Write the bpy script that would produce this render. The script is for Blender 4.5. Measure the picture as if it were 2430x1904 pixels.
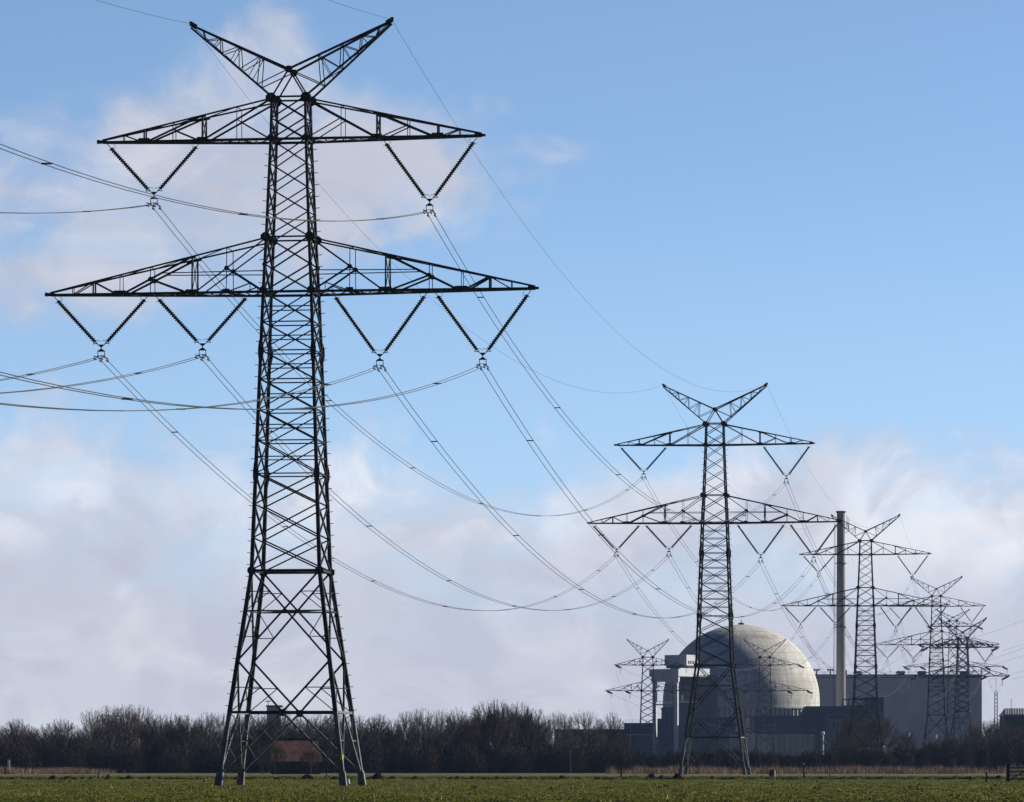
import bpy, math, random
import numpy as np
from mathutils import Vector, Matrix
R = math.radians
random.seed(7)
for o in list(bpy.data.objects): bpy.data.objects.remove(o)
scene = bpy.context.scene
col = scene.collection

# ------------------------------------------------------------------ camera
F = 11174.0            # focal length in pixels of the 2430 px wide photograph
HOR = 1812.0           # horizon row
EYE = 1.72
cd = bpy.data.cameras.new('camera'); cam = bpy.data.objects.new('camera', cd); col.objects.link(cam)
cam.location = (0, 0, EYE); cam.rotation_euler = (R(90), 0, 0)
cd.sensor_width = 36.0; cd.lens = 36.0 * F / 2430.0
cd.shift_y = (HOR - 952.0) / 2430.0
cd.clip_start = 1.0; cd.clip_end = 60000.0
scene.camera = cam

# ------------------------------------------------------------------ light
SUN_AZ, SUN_EL = R(68), R(27)        # azimuth clockwise from the view direction (+Y)
sd = Vector((math.cos(SUN_EL)*math.sin(SUN_AZ), math.cos(SUN_EL)*math.cos(SUN_AZ), math.sin(SUN_EL)))
sl = bpy.data.lights.new('sun', 'SUN'); sun = bpy.data.objects.new('sun', sl); col.objects.link(sun)
sl.energy = 5.0; sl.angle = R(0.5); sl.color = (1.0, 0.94, 0.84)
sun.rotation_euler = sd.to_track_quat('Z', 'Y').to_euler(); sun.location = (200, 200, 300)

world = bpy.data.worlds.new('World'); scene.world = world; world.use_nodes = True
SKY_STRENGTH = 0.1
class NT:
    def __init__(s, tree): s.t = tree; s.n = tree.nodes; s.l = tree.links
    def node(s, typ, **kw):
        n = s.n.new(typ)
        for k, v in kw.items(): setattr(n, k, v)
        return n
    def put(s, sock, v):
        if hasattr(v, 'is_linked') or isinstance(v, bpy.types.NodeSocket): s.l.new(v, sock)
        else: sock.default_value = v
    def m(s, op, a, b=0.0, c=0.0, clamp=False):
        n = s.node('ShaderNodeMath', operation=op, use_clamp=clamp)
        s.put(n.inputs[0], a); s.put(n.inputs[1], b); s.put(n.inputs[2], c)
        return n.outputs[0]
    def smooth(s, x, lo, hi, a=0.0, b=1.0):
        n = s.node('ShaderNodeMapRange', interpolation_type='SMOOTHSTEP')
        s.put(n.inputs[0], x)
        for i, v in enumerate((lo, hi, a, b)): s.put(n.inputs[i+1], v)
        return n.outputs[0]
    def mix(s, f, a, b, blend='MIX'):
        n = s.node('ShaderNodeMix', data_type='RGBA', blend_type=blend)
        s.put(n.inputs[0], f); s.put(n.inputs[6], a); s.put(n.inputs[7], b)
        return n.outputs[2]
    def noise(s, vec, scale, detail=4.0, rough=0.55, dist=0.0, out=0):
        n = s.node('ShaderNodeTexNoise')
        s.put(n.inputs['Vector'], vec); s.put(n.inputs['Scale'], scale); s.put(n.inputs['Detail'], detail)
        s.put(n.inputs['Roughness'], rough); s.put(n.inputs['Distortion'], dist)
        return n.outputs[out]
    def mapv(s, vec, scale=(1,1,1), loc=(0,0,0)):
        n = s.node('ShaderNodeMapping'); s.put(n.inputs['Vector'], vec)
        n.inputs['Scale'].default_value = scale; n.inputs['Location'].default_value = loc
        return n.outputs[0]

def build_world():
    t = NT(world.node_tree); t.n.clear()
    out = t.node('ShaderNodeOutputWorld'); bg = t.node('ShaderNodeBackground'); t.l.new(bg.outputs[0], out.inputs[0])
    bg.inputs[1].default_value = SKY_STRENGTH
    tc = t.node('ShaderNodeTexCoord'); d = tc.outputs['Generated']
    sep = t.node('ShaderNodeSeparateXYZ'); t.l.new(d, sep.inputs[0])
    x, y, z = sep.outputs
    # clear sky, a clean cold March sky: deep blue close above the horizon
    sky = t.node('ShaderNodeTexSky', sky_type='NISHITA', sun_disc=False)
    sky.sun_elevation = SUN_EL; sky.sun_rotation = SUN_AZ
    sky.air_density = 1.0; sky.dust_density = 0.15; sky.ozone_density = 2.0
    t.l.new(t.mapv(d, (1, 1, 2.6), (0, 0, 0.06)), sky.inputs[0])
    blue = t.mix(1.0, sky.outputs[0], (1.30, 1.36, 1.36, 1), 'MULTIPLY')
    k0 = 1.0 / SKY_STRENGTH / 1.42
    blue = t.mix(t.smooth(z, 0.050, 0.135, 0.42, 0.04), blue, (0.46*k0, 0.63*k0, 0.82*k0, 1))
    # clouds
    wn = t.node('ShaderNodeTexNoise'); t.l.new(t.mapv(d, (1, 1, 1.4), (9.1, 0, 4.2)), wn.inputs['Vector'])
    wn.inputs['Scale'].default_value = 30.0; wn.inputs['Detail'].default_value = 6.0
    ws = t.node('ShaderNodeSeparateColor'); t.l.new(wn.outputs['Color'], ws.inputs[0])
    xw = t.m('ADD', x, t.m('MULTIPLY', t.m('SUBTRACT', ws.outputs[0], .5), .050)); zw = t.m('ADD', z, t.m('MULTIPLY', t.m('SUBTRACT', ws.outputs[1], .5), .030))
    def blob(cx, cz, rx, rz):
        a = t.m('DIVIDE', t.m('SUBTRACT', xw, cx), rx); b = t.m('DIVIDE', t.m('SUBTRACT', zw, cz), rz)
        q = t.m('ADD', t.m('MULTIPLY', a, a), t.m('MULTIPLY', b, b))
        return t.m('POWER', 2.718, t.m('MULTIPLY', q, -1.0))
    wv = t.mapv(d, (1, 1, 1.7))
    n1 = t.noise(wv, 16.0, 7.0, 0.52, 0.3)
    n2 = t.noise(t.mapv(d, (1, 1, 1.3), (3.1, 0, 1.7)), 38.0, 10.0, 0.60, 0.6)
    n4 = t.noise(t.mapv(d, (1, 1, 1.5), (5.3, 0, 0.9)), 24.0, 10.0, 0.56, 0.8)
    n3 = t.noise(t.mapv(d, (1, 1, 2.4), (7.7, 2, 0.3)), 7.0, 4.0, 0.5, 0.2)
    base = t.m('ADD', t.m('MULTIPLY', n1, 1.0), t.m('ADD', t.m('MULTIPLY', n2, 0.80), -0.40))
    band = t.smooth(z, 0.034, 0.086, 0.58, -0.26)
    bl = t.m('MULTIPLY', blob(-0.088, 0.112, 0.062, 0.028), 0.62)
    bl2 = t.m('MULTIPLY', blob(-0.028, 0.126, 0.038, 0.016), 0.46)
    bl3 = t.m('MULTIPLY', blob(-0.105, 0.156, 0.040, 0.018), 0.26)
    bl4 = t.m('MULTIPLY', blob(0.082, 0.064, 0.022, 0.012), 0.16)
    bl5 = t.m('MULTIPLY', blob(-0.046, 0.152, 0.022, 0.012), 0.22)
    bl6 = t.m('MULTIPLY', blob(-0.075, 0.086, 0.050, 0.008), -0.10)
    s = t.m('ADD', base, band)
    for b_ in (bl, bl2, bl3, bl4, bl5, bl6): s = t.m('ADD', s, b_)
    dens = t.smooth(s, 0.44, 0.84, 0.0, 0.95)
    # cloud light: lavender grey bodies, lit tops where they are thin and towards the sun
    # thin rims of the bank catch the sun; deeper cloud is grey
    rim = t.m('MULTIPLY', t.smooth(s, 0.50, 0.72), t.smooth(s, 1.18, 0.80))
    puff = t.smooth(n4, 0.40, 0.64)
    s2 = t.m('MULTIPLY', t.smooth(z, 0.020, 0.045), t.smooth(t.noise(t.mapv(d, (1, 1, 2.6), (2.3, 0, 8.2)), 19.0, 8.0, .6, .5), .36, .56, .38, 0.0))
    dens = t.m('MULTIPLY', dens, t.m('SUBTRACT', 1.0, s2))
    warm = t.smooth(x, -0.12, 0.12, 0.65, 1.0)
    lit = t.m('MULTIPLY', t.m('MULTIPLY', t.m('ADD', t.m('MULTIPLY', rim, 0.40), t.m('MULTIPLY', puff, 0.75)), warm), t.smooth(z, 0.022, 0.055, 0.25, 1.0), clamp=True)
    edge = t.smooth(z, 0.085, 0.105, 1.0, 0.30)
    hot = t.m('MULTIPLY', blob(-0.0865, 0.0585, 0.0100, 0.0085), 1.15)
    for q in ((-0.027, 0.0585, 0.024, 0.013, 1.1), (-0.0800, 0.0385, 0.0038, 0.0018, .6), (0.086, 0.0500, 0.015, 0.011, 1.0), (0.104, 0.042, 0.010, 0.008, .8), (-0.105, 0.049, 0.010, 0.007, .5), (0.010, 0.047, 0.016, 0.006, .45), (-0.048, 0.053, 0.012, 0.007, .4)):
        hot = t.m('ADD', hot, t.m('MULTIPLY', blob(*q[:4]), q[4]))
    lit = t.m('ADD', t.m('MULTIPLY', lit, .75), t.m('MULTIPLY', hot, .85), clamp=True)
    k = 1.0 / SKY_STRENGTH / 1.42
    grey = (0.59*k, 0.605*k, 0.69*k, 1); white = (0.96*k, 0.96*k, 1.0*k, 1); low = (0.65*k, 0.66*k, 0.735*k, 1)
    c = t.mix(t.m('MULTIPLY', lit, edge), grey, white)
    c = t.mix(t.smooth(z, 0.005, 0.05, 0.7, 0.0), c, low)
    c = t.mix(t.smooth(n3, 0.35, 0.7, 0.0, 0.35), c, (0.53*k, 0.56*k, 0.68*k, 1))
    c = t.mix(t.smooth(n2, 0.56, 0.38, 0.0, 0.55), c, (0.50*k, 0.52*k, 0.63*k, 1))
    c = t.mix(t.smooth(n4, 0.52, 0.66, 0.0, 0.35), c, (0.84*k, 0.84*k, 0.90*k, 1))
    # the bank of cloud stands in front of the sun only; the sky behind the camera is left clear, then dimmed
    front = t.smooth(y, 0.0, 0.7, 0.0, 1.0)
    dens = t.m('MULTIPLY', dens, front)
    high = t.smooth(z, 0.25, 0.6, 1.0, 0.25)
    fin = t.mix(t.m('MULTIPLY', dens, high), blue, c)
    # unseen sky behind and overhead dimmed and tinted blue to deepen the shade
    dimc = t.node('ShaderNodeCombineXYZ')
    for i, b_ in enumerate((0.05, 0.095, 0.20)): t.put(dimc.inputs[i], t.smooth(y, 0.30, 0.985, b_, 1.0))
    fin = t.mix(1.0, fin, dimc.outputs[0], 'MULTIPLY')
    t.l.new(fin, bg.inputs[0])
build_world()

vs = scene.view_settings
vs.view_transform = 'Standard'; vs.look = 'None'; vs.gamma = 1.0; vs.use_curve_mapping = False
vs.exposure = 0.5
scene.cycles.max_bounces = 5; scene.cycles.volume_bounces = 0; scene.cycles.transparent_max_bounces = 8
try: scene.cycles.use_denoising = True
except Exception: pass

# ------------------------------------------------------------------ materials
MATS = {}
def mat(name, c1, c2=None, scale=1.0, rough=0.8, metallic=0.0, stretch=(1,1,1), spec=0.3, detail=5.0, bump=0.0, lo=0.35, hi=0.65):
    if name in MATS: return MATS[name]
    m = bpy.data.materials.new(name); m.use_nodes = True; t = NT(m.node_tree)
    b = t.n['Principled BSDF']
    b.inputs['Roughness'].default_value = rough; b.inputs['Metallic'].default_value = metallic
    b.inputs['Specular IOR Level'].default_value = spec
    tc = t.node('ShaderNodeTexCoord')
    n = t.noise(t.mapv(tc.outputs['Object'], stretch), scale, detail, 0.6)
    c2 = c2 or tuple(v*0.7 for v in c1)
    t.l.new(t.mix(t.smooth(n, lo, hi), (*c1, 1), (*c2, 1)), b.inputs['Base Color'])
    if bump:
        bn = t.node('ShaderNodeBump'); bn.inputs['Strength'].default_value = bump; bn.inputs['Distance'].default_value = 0.1
        t.l.new(n, bn.inputs['Height']); t.l.new(bn.outputs[0], b.inputs['Normal'])
    MATS[name] = m; return m
STEEL = mat('dark_painted_steel', (0.014, 0.016, 0.020), (0.024, 0.025, 0.028), 1.5, 0.6, 0.0, spec=.2)
GALV = mat('galvanised_steel', (0.17, 0.18, 0.20), (0.09, 0.10, 0.115), 2.5, 0.55, 0.0)
WIRE = mat('weathered_conductor', (0.045, 0.045, 0.05), None, 1.0, 0.6, 0.3)
GLASS = mat('dark_insulator_glaze', (0.035, 0.028, 0.025), None, 2.0, 0.35)
YEL = mat('yellow_sign_paint', (0.75, 0.62, 0.02), (0.65, 0.52, 0.02), 3.0, 0.5)
BARK = mat('winter_bark', (0.085, 0.070, 0.058), (0.050, 0.044, 0.038), 1.2, 0.9, spec=.05)
TWIG_A = mat('brown_twigs', (0.100, 0.074, 0.060), (0.060, 0.048, 0.042), 0.35, 0.9, spec=.05)
TWIG_B = mat('grey_twigs', (0.165, 0.140, 0.125), (0.070, 0.062, 0.056), 0.35, 0.9, spec=.05)
TWIG_C = mat('olive_twigs', (0.092, 0.080, 0.046), (0.052, 0.050, 0.034), 0.35, 0.9, spec=.05)
TWIG_D = mat('reddish_twigs', (0.130, 0.072, 0.050), (0.075, 0.048, 0.038), 0.35, 0.9, spec=.05)
SHRUB = mat('shrub_twigs', (0.058, 0.044, 0.030), (0.030, 0.026, 0.020), 0.3, 0.95, spec=.05)

# ------------------------------------------------------------------ mesh helpers
class MB:
    K = 1.0
    def __init__(s): s.v = []; s.f = []; s.mi = []
    def add(s, vs, fs, mi=0):
        o = len(s.v); s.v += [tuple(p) for p in vs]; s.f += [tuple(i+o for i in f) for f in fs]; s.mi += [mi]*len(fs)
    def beam(s, p0, p1, w, d=None, ref=(1, 0, 0), mi=0, w1=None, d1=None):
        p0 = Vector(p0); p1 = Vector(p1); d = d or w; w1 = w1 or w; d1 = d1 or d; w *= s.K; d *= s.K; w1 *= s.K; d1 *= s.K
        ax = (p1-p0)
        if ax.length < 1e-6: return
        ax.normalize(); r = Vector(ref)
        if abs(ax.dot(r)) > 0.97: r = Vector((0, 1, 0)) if abs(ax.y) < 0.9 else Vector((0, 0, 1))
        a = (r - ax*ax.dot(r)).normalized(); b = ax.cross(a)
        vs = []
        for p, ww, dd in ((p0, w, d), (p1, w1, d1)):
            for sa, sb in ((-1,-1),(1,-1),(1,1),(-1,1)): vs.append(p + a*(sa*ww/2) + b*(sb*dd/2))
        s.add(vs, [(0,1,5,4),(1,2,6,5),(2,3,7,6),(3,0,4,7),(3,2,1,0),(4,5,6,7)], mi)
    def box(s, lo, hi, mi=0):
        x0,y0,z0 = lo; x1,y1,z1 = hi
        s.add([(x0,y0,z0),(x1,y0,z0),(x1,y1,z0),(x0,y1,z0),(x0,y0,z1),(x1,y0,z1),(x1,y1,z1),(x0,y1,z1)],
              [(0,1,5,4),(1,2,6,5),(2,3,7,6),(3,0,4,7),(3,2,1,0),(4,5,6,7)], mi)
    def tube(s, pts, r, n=5, mi=0, cap=True):
        pts = [Vector(p) for p in pts]; rs = r if isinstance(r, (list, tuple)) else [r]*len(pts)
        vs = []; fs = []
        for i, p in enumerate(pts):
            t_ = (pts[min(i+1, len(pts)-1)] - pts[max(i-1, 0)]).normalized()
            up = Vector((0,0,1)) if abs(t_.z) < 0.9 else Vector((1,0,0))
            a = t_.cross(up).normalized(); b = t_.cross(a)
            for k in range(n):
                q = 2*math.pi*k/n; vs.append(p + (a*math.cos(q)+b*math.sin(q))*rs[i])
        for i in range(len(pts)-1):
            for k in range(n):
                fs.append((i*n+k, i*n+(k+1)%n, (i+1)*n+(k+1)%n, (i+1)*n+k))
        if cap: fs.append(tuple(range(n-1,-1,-1))); fs.append(tuple((len(pts)-1)*n+k for k in range(n)))
        s.add(vs, fs, mi)
    def lathe(s, p0, p1, prof, n=8, mi=0):       # prof: (t along 0..1, radius)
        p0 = Vector(p0); p1 = Vector(p1); ax = (p1-p0).normalized()
        up = Vector((0,0,1)) if abs(ax.z) < 0.9 else Vector((1,0,0))
        a = ax.cross(up).normalized(); b = ax.cross(a); vs = []; fs = []
        for t_, r in prof:
            c = p0.lerp(p1, t_)
            for k in range(n):
                q = 2*math.pi*k/n; vs.append(c + (a*math.cos(q)+b*math.sin(q))*r)
        m_ = len(prof)
        for i in range(m_-1):
            for k in range(n): fs.append((i*n+k, i*n+(k+1)%n, (i+1)*n+(k+1)%n, (i+1)*n+k))
        fs.append(tuple(range(n-1,-1,-1))); fs.append(tuple((m_-1)*n+k for k in range(n)))
        s.add(vs, fs, mi)
    def plate(s, c, pts, th, u, v, mi=0):        # polygon pts (a,b) in plane (u,v), thickness th
        c = Vector(c); u = Vector(u); v = Vector(v); w = u.cross(v).normalized(); n = len(pts)
        vs = [c + u*a + v*b - w*th/2 for a, b in pts] + [c + u*a + v*b + w*th/2 for a, b in pts]
        fs = [tuple(range(n-1,-1,-1)), tuple(range(n, 2*n))] + [(i,(i+1)%n,n+(i+1)%n,n+i) for i in range(n)]
        s.add(vs, fs, mi)
    def mesh(s, name, mats, smooth=False):
        me = bpy.data.meshes.new(name); me.from_pydata(s.v, [], s.f)
        for m in (mats if isinstance(mats, (list, tuple)) else [mats]): me.materials.append(m)
        if any(s.mi): me.polygons.foreach_set('material_index', s.mi)
        if smooth: me.polygons.foreach_set('use_smooth', [True]*len(me.polygons))
        me.update(); return me
    def build(s, name, mats, parent=None, smooth=False, **kw):
        o = bpy.data.objects.new(name, s.mesh(name, mats, smooth)); col.objects.link(o)
        if parent: o.parent = parent
        for k, v in kw.items(): o[k] = v
        return o
def empty(name, loc, rz, label, cat, group=None):
    o = bpy.data.objects.new(name, None); col.objects.link(o); o.location = loc; o.rotation_euler = (0,0,rz)
    o.empty_display_size = 1.0; tag(o, label, cat, group); return o
def tag(o, label, cat, group=None, kind=None):
    if label: o['label'] = label
    if cat: o['category'] = cat
    if group: o['group'] = group
    if kind: o['kind'] = kind
    return o
def copy_tree(o, parent=None):
    c = o.copy(); col.objects.link(c); c.parent = parent
    for ch in [k for k in o.children]: copy_tree(ch, c)
    return c
def X(px, Y): return (px-1215.0)/F*Y
def Z(py, Y): return (HOR-py)/F*Y + EYE

# ------------------------------------------------------------------ ground
def ground():
    m = bpy.data.materials.new('winter_meadow'); m.use_nodes = True; t = NT(m.node_tree); b = t.n['Principled BSDF']
    b.inputs['Roughness'].default_value = 0.95; b.inputs['Specular IOR Level'].default_value = 0.1
    tc = t.node('ShaderNodeTexCoord'); P = tc.outputs['Object']
    sep = t.node('ShaderNodeSeparateXYZ'); t.l.new(P, sep.inputs[0])
    big = t.noise(t.mapv(P, (1, .12, 1)), 0.16, 5, .6); mid = t.noise(t.mapv(P, (1, .08, 1)), 0.8, 6, .65); fine = t.noise(P, 7.0, 4, .7)
    g = t.mix(t.smooth(big, .38, .62), (0.078, 0.096, 0.004, 1), (0.134, 0.130, 0.008, 1))
    g = t.mix(t.smooth(mid, .40, .68, 0, .70), g, (0.058, 0.070, 0.006, 1))
    g = t.mix(t.smooth(fine, .60, .78, 0, .45), g, (0.16, 0.14, 0.060, 1))
    wob = t.m('ADD', sep.outputs[1], t.m('MULTIPLY', t.m('SUBTRACT', big, .5), 30.0))
    far = t.mix(t.smooth(mid, .35, .65), (0.120, 0.112, 0.038, 1), (0.085, 0.090, 0.026, 1))
    # beyond the ditch the field is older, paler grass
    c = t.mix(t.smooth(wob, 514.0, 524.0), g, far)
    t.l.new(c, b.inputs['Base Color'])
    bn = t.node('ShaderNodeBump'); bn.inputs['Strength'].default_value = 0.6; bn.inputs['Distance'].default_value = 0.15
    t.l.new(fine, bn.inputs['Height']); t.l.new(bn.outputs[0], b.inputs['Normal'])
    mb = MB(); S = 9000.0
    mb.add([(-S,-3000,0),(S,-3000,0),(S,15000,0),(-S,15000,0)], [(0,1,2,3)])
    o = mb.build('ground', m); o['kind'] = 'structure'; return o
ground()

def np_mesh(name, verts, tris, mats, midx=None):
    me = bpy.data.meshes.new(name); n = len(verts); k = len(tris)
    me.vertices.add(n); me.vertices.foreach_set('co', verts.astype(np.float32).ravel())
    me.loops.add(k*3); me.loops.foreach_set('vertex_index', tris.astype(np.int32).ravel())
    me.polygons.add(k); me.polygons.foreach_set('loop_start', np.arange(0, k*3, 3, dtype=np.int32))
    me.polygons.foreach_set('loop_total', np.full(k, 3, dtype=np.int32))
    for m in (mats if isinstance(mats, (list, tuple)) else [mats]): me.materials.append(m)
    if midx is not None: me.polygons.foreach_set('material_index', midx.astype(np.int32))
    me.update(calc_edges=True); return me
rng = np.random.default_rng(11)

# grass tufts over the near field, one mass nobody could count
def blades(px, py, hgt, wid, lean, n_per, spread):
    k = len(px); n = k*n_per
    bx = np.repeat(px, n_per) + rng.normal(0, spread, n); by = np.repeat(py, n_per) + rng.normal(0, spread, n)
    h = np.repeat(hgt, n_per) * rng.uniform(.45, 1.1, n); w = np.repeat(wid, n_per)*rng.uniform(.6, 1.2, n)
    a = rng.uniform(0, 2*np.pi, n); le = rng.normal(0, lean, (n, 2))
    v = np.zeros((n, 3, 3))
    v[:,0] = np.stack([bx-np.cos(a)*w, by-np.sin(a)*w, np.full(n, -0.01)], 1)
    v[:,1] = np.stack([bx+np.cos(a)*w, by+np.sin(a)*w, np.full(n, -0.01)], 1)
    v[:,2] = np.stack([bx+le[:,0]*h, by+le[:,1]*h, h], 1)
    return v.reshape(-1, 3), np.arange(n*3).reshape(-1, 3), n
GR_A = mat('meadow_grass', (0.128, 0.138, 0.006), (0.086, 0.096, 0.004), 0.5, 0.9, stretch=(1,.4,1), spec=.05)
GR_B = mat('dry_grass', (0.34, 0.27, 0.14), (0.17, 0.14, 0.06), 0.8, 0.9, spec=.05)
GR_C = mat('dark_grass', (0.030, 0.036, 0.012), (0.045, 0.042, 0.018), 0.8, 0.95, spec=.05)
def field_points(n, y0, y1, p=1.0, marg=1.08):
    y = y0 + (y1-y0)*rng.uniform(0, 1, n)**p
    return rng.uniform(-1, 1, n)*y*0.1087*marg, y
def tufts():
    V = []; T = []; MI = []; off = 0
    for n, y0, y1, h, w, mi, per, spd in ((42000, 204, 500, .035, .05, 0, 4, .22), (2600, 204, 498, .09, .022, 1, 4, .06), (500, 208, 490, .05, .06, 2, 8, .25), (60, 300, 505, .22, .07, 1, 12, .12), (110, 208, 460, .20, .04, 1, 9, .15)):
        x, y = field_points(n, y0, y1, 1.25)
        v, t_, k = blades(x, y, np.full(n, h)*rng.uniform(.6, 1.5, n), np.full(n, w), .5, per, spd)
        V.append(v); T.append(t_+off); MI.append(np.full(k, mi)); off += len(v)
    o = bpy.data.objects.new('grass', np_mesh('grass', np.concatenate(V), np.concatenate(T), [GR_A, GR_B, GR_C], np.concatenate(MI)))
    col.objects.link(o); tag(o, 'short tufted green meadow grass in front of the nearest pylon', 'grass', kind='stuff')
tufts()
def rough_strip():
    n = 9000; y = rng.normal(560, 32, n); y = y[(y > 516) & (y < 690)]; n = len(y); x = rng.uniform(-1.1, 1.1, n)*y*.1087
    v, t_, k = blades(x, y, rng.uniform(.06, .22, n), np.full(n, .05), .5, 5, .3)
    mi = rng.choice([0, 1, 2], k, p=[.60, .30, .10])
    o = bpy.data.objects.new('rough_grass', np_mesh('rough_grass', v, t_, [GR_A, GR_B, GR_C], mi)); col.objects.link(o)
    tag(o, 'rough olive grass on the far side of the ditch across the meadow', 'grass', kind='stuff')
    n = 5200; px = rng.uniform(-60, 2500, n); dn = np.clip(.35+.5*np.sin(px*.017)+.5*np.sin(px*.043+2)+.3*np.sin(px*.11), .05, 1) + np.where(px > 1480, .35, 0)
    y = rng.normal(513, 4.5, n); kp = rng.uniform(0,1,n) < dn; px, y = px[kp], y[kp]; n = len(y); x = (px-1215)/F*y
    v, t_, k = blades(x, y, rng.uniform(.06, .24, n)*np.clip(.5+.8*np.sin(px*.09+np.sin(px*.021)*3), .25, 1.3), np.full(n, .07), .6, 7, .25)
    o = bpy.data.objects.new('ditch_edge', np_mesh('ditch_edge', v, t_, [GR_C, GR_A], rng.choice([0,1],k,p=[.85,.15]))); col.objects.link(o)
    tag(o, 'ragged dark edge of sods and dead grass along the ditch across the meadow', 'ditch edge', kind='stuff')
    # pinkish tan reeds in front of the shrubs on the right
    REED = mat('dry_reeds', (0.29, 0.205, 0.155), (0.19, 0.145, 0.105), 0.12, 0.95, spec=.05)
    n = 42000; y = rng.uniform(775, 900, n); px = rng.uniform(1440, 2500, n); x = (px-1215)/F*y
    dens = 0.9 + .5*np.sin(px*.013) + .4*np.sin(px*.031+1)
    keep = rng.uniform(0, 1.4, n) < dens*np.clip((px-1420)/120, 0, 1); x, y = x[keep], y[keep]; n = len(x)
    v, t_, k = blades(x, y, rng.uniform(.8, 1.6, n)*(.72+.25*np.sin(x*.9)+.22*np.sin(x*2.3+1)), np.full(n, .045), .12, 3, .25)
    o = bpy.data.objects.new('reeds', np_mesh('reeds', v, t_, REED)); col.objects.link(o)
    tag(o, 'belt of dry pinkish tan reeds behind the meadow and below the shrubs', 'reeds', kind='stuff')
    n = 5000; y = rng.uniform(780, 812, n); px = np.where(rng.uniform(0,1,n) < .5, rng.normal(150, 45, n), rng.normal(5, 30, n)); x = (px-1215)/F*y
    v, t_, k = blades(x, y, rng.uniform(.5, 1.3, n), np.full(n, .045), .15, 3, .25)
    o = bpy.data.objects.new('dry_reeds', np_mesh('dry_reeds', v, t_, REED)); col.objects.link(o)
    tag(o, 'small patch of dry tan reeds before the wood at the far left', 'reeds', kind='stuff')
rough_strip()

# dark clods thrown up along the ditch
SOIL = mat('dark_wet_soil', (0.014, 0.011, 0.008), (0.028, 0.026, 0.012), 2.0, 0.95, bump=.5, spec=.05)
def mound_mesh(seed):
    r = random.Random(seed); mb = MB(); n = 12; rings = 4; vs = [(0, 0, r.uniform(.8, 1.0))]; fs = []
    for i in range(1, rings+1):
        for k in range(n):
            q = 2*math.pi*k/n; rr = i/rings*(1+r.uniform(-.18, .18))
            h = math.cos(min(1, i/rings)*math.pi/2)*r.uniform(.6, 1.15) if i < rings else -0.05
            vs.append((rr*math.cos(q), rr*math.sin(q), h))
    for k in range(n): fs.append((0, 1+k, 1+(k+1)%n))
    for i in range(rings-1):
        for k in range(n): fs.append((1+i*n+k, 1+(i+1)*n+k, 1+(i+1)*n+(k+1)%n, 1+i*n+(k+1)%n))
    mb.add(vs, fs); return mb.mesh('earth_mound', SOIL)
mm = [mound_mesh(i) for i in range(5)]
MG = 'dark earth mounds along the ditch'
for i, (px, w, h) in enumerate([(30,22,3),(55,14,2.5),(95,20,2.5),(125,26,5),(160,30,4.5),(195,16,2.5),(215,18,3),(257,16,6.5),(290,14,3),(305,22,5),(337,14,2.5),(355,22,4),(380,16,2.5),(410,14,3),(470,20,3),(560,20,3),(600,26,3),
        (660,32,3.5),(730,44,6.5),(795,28,4),(865,22,3),(895,54,8),(930,26,4),(985,26,4.5),(1005,12,3),(1070,22,3),(1085,16,4.5),(1120,18,4),(1150,14,3),(1180,20,4),(1235,24,4),(1335,28,5),(1420,26,3.5),(1440,18,3),
        (1545,30,8),(1570,24,5),(1610,44,8),(1690,14,4),(1740,18,3),(1880,20,3),(1950,20,3),(2090,36,3.5),(2200,30,3),(2300,24,4),(2370,26,5)]):
    Y = 505 + (i*7) % 13; o = bpy.data.objects.new('earth_mound', mm[i % 5]); col.objects.link(o)
    s = Y/F; o.location = (X(px, Y), Y, 0); o.scale = (w*s/2, w*s/2*.8, h*s*1.9); o.rotation_euler = (0, 0, i)
    if w*h > 300: tag(o, {895:'largest low heap of dark earth, right of the nearest pylon at the ditch', 1610:'long dark clod of earth at the ditch left of the second pylon foot'}[px], 'earth mound', MG)
    else: tag(o, 'low dark clump of earth along the far edge of the green meadow', 'earth mound', MG)

# ------------------------------------------------------------------ pylons
def lerp(a, b, t): return a + (b-a)*t
def insulator(mb, p0, p1, r=.185, n=8):
    p0 = Vector(p0); p1 = Vector(p1); L = (p1-p0).length; a0 = .42/L; a1 = 1-.30/L
    nd = max(8, int((a1-a0)*L/.20)); prof = [(0, .03), (a0, .03)]
    for i in range(nd):
        t0 = lerp(a0, a1, i/nd); dt = (a1-a0)/nd
        prof += [(t0+dt*.05, r*.55), (t0+dt*.30, r*.55), (t0+dt*.50, r), (t0+dt*.78, r*.96), (t0+dt*.85, r*.55)]
    prof += [(a1, .035), (1, .03)]
    mb.lathe(p0, p1, prof, n)
def horn_loop(mb, c, ax, side, r=.2):      # arcing horn
    c = Vector(c); ax = Vector(ax).normalized(); s = Vector(side).normalized()
    pts = [c + ax*(r*1.1*math.sin(q)) + s*(r*1.25*(1-math.cos(q))*.8) for q in [i*math.pi*1.1/6 for i in range(7)]]
    mb.tube(pts, .018, 4)
PF = 0.90    # depth of the body against its width
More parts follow.
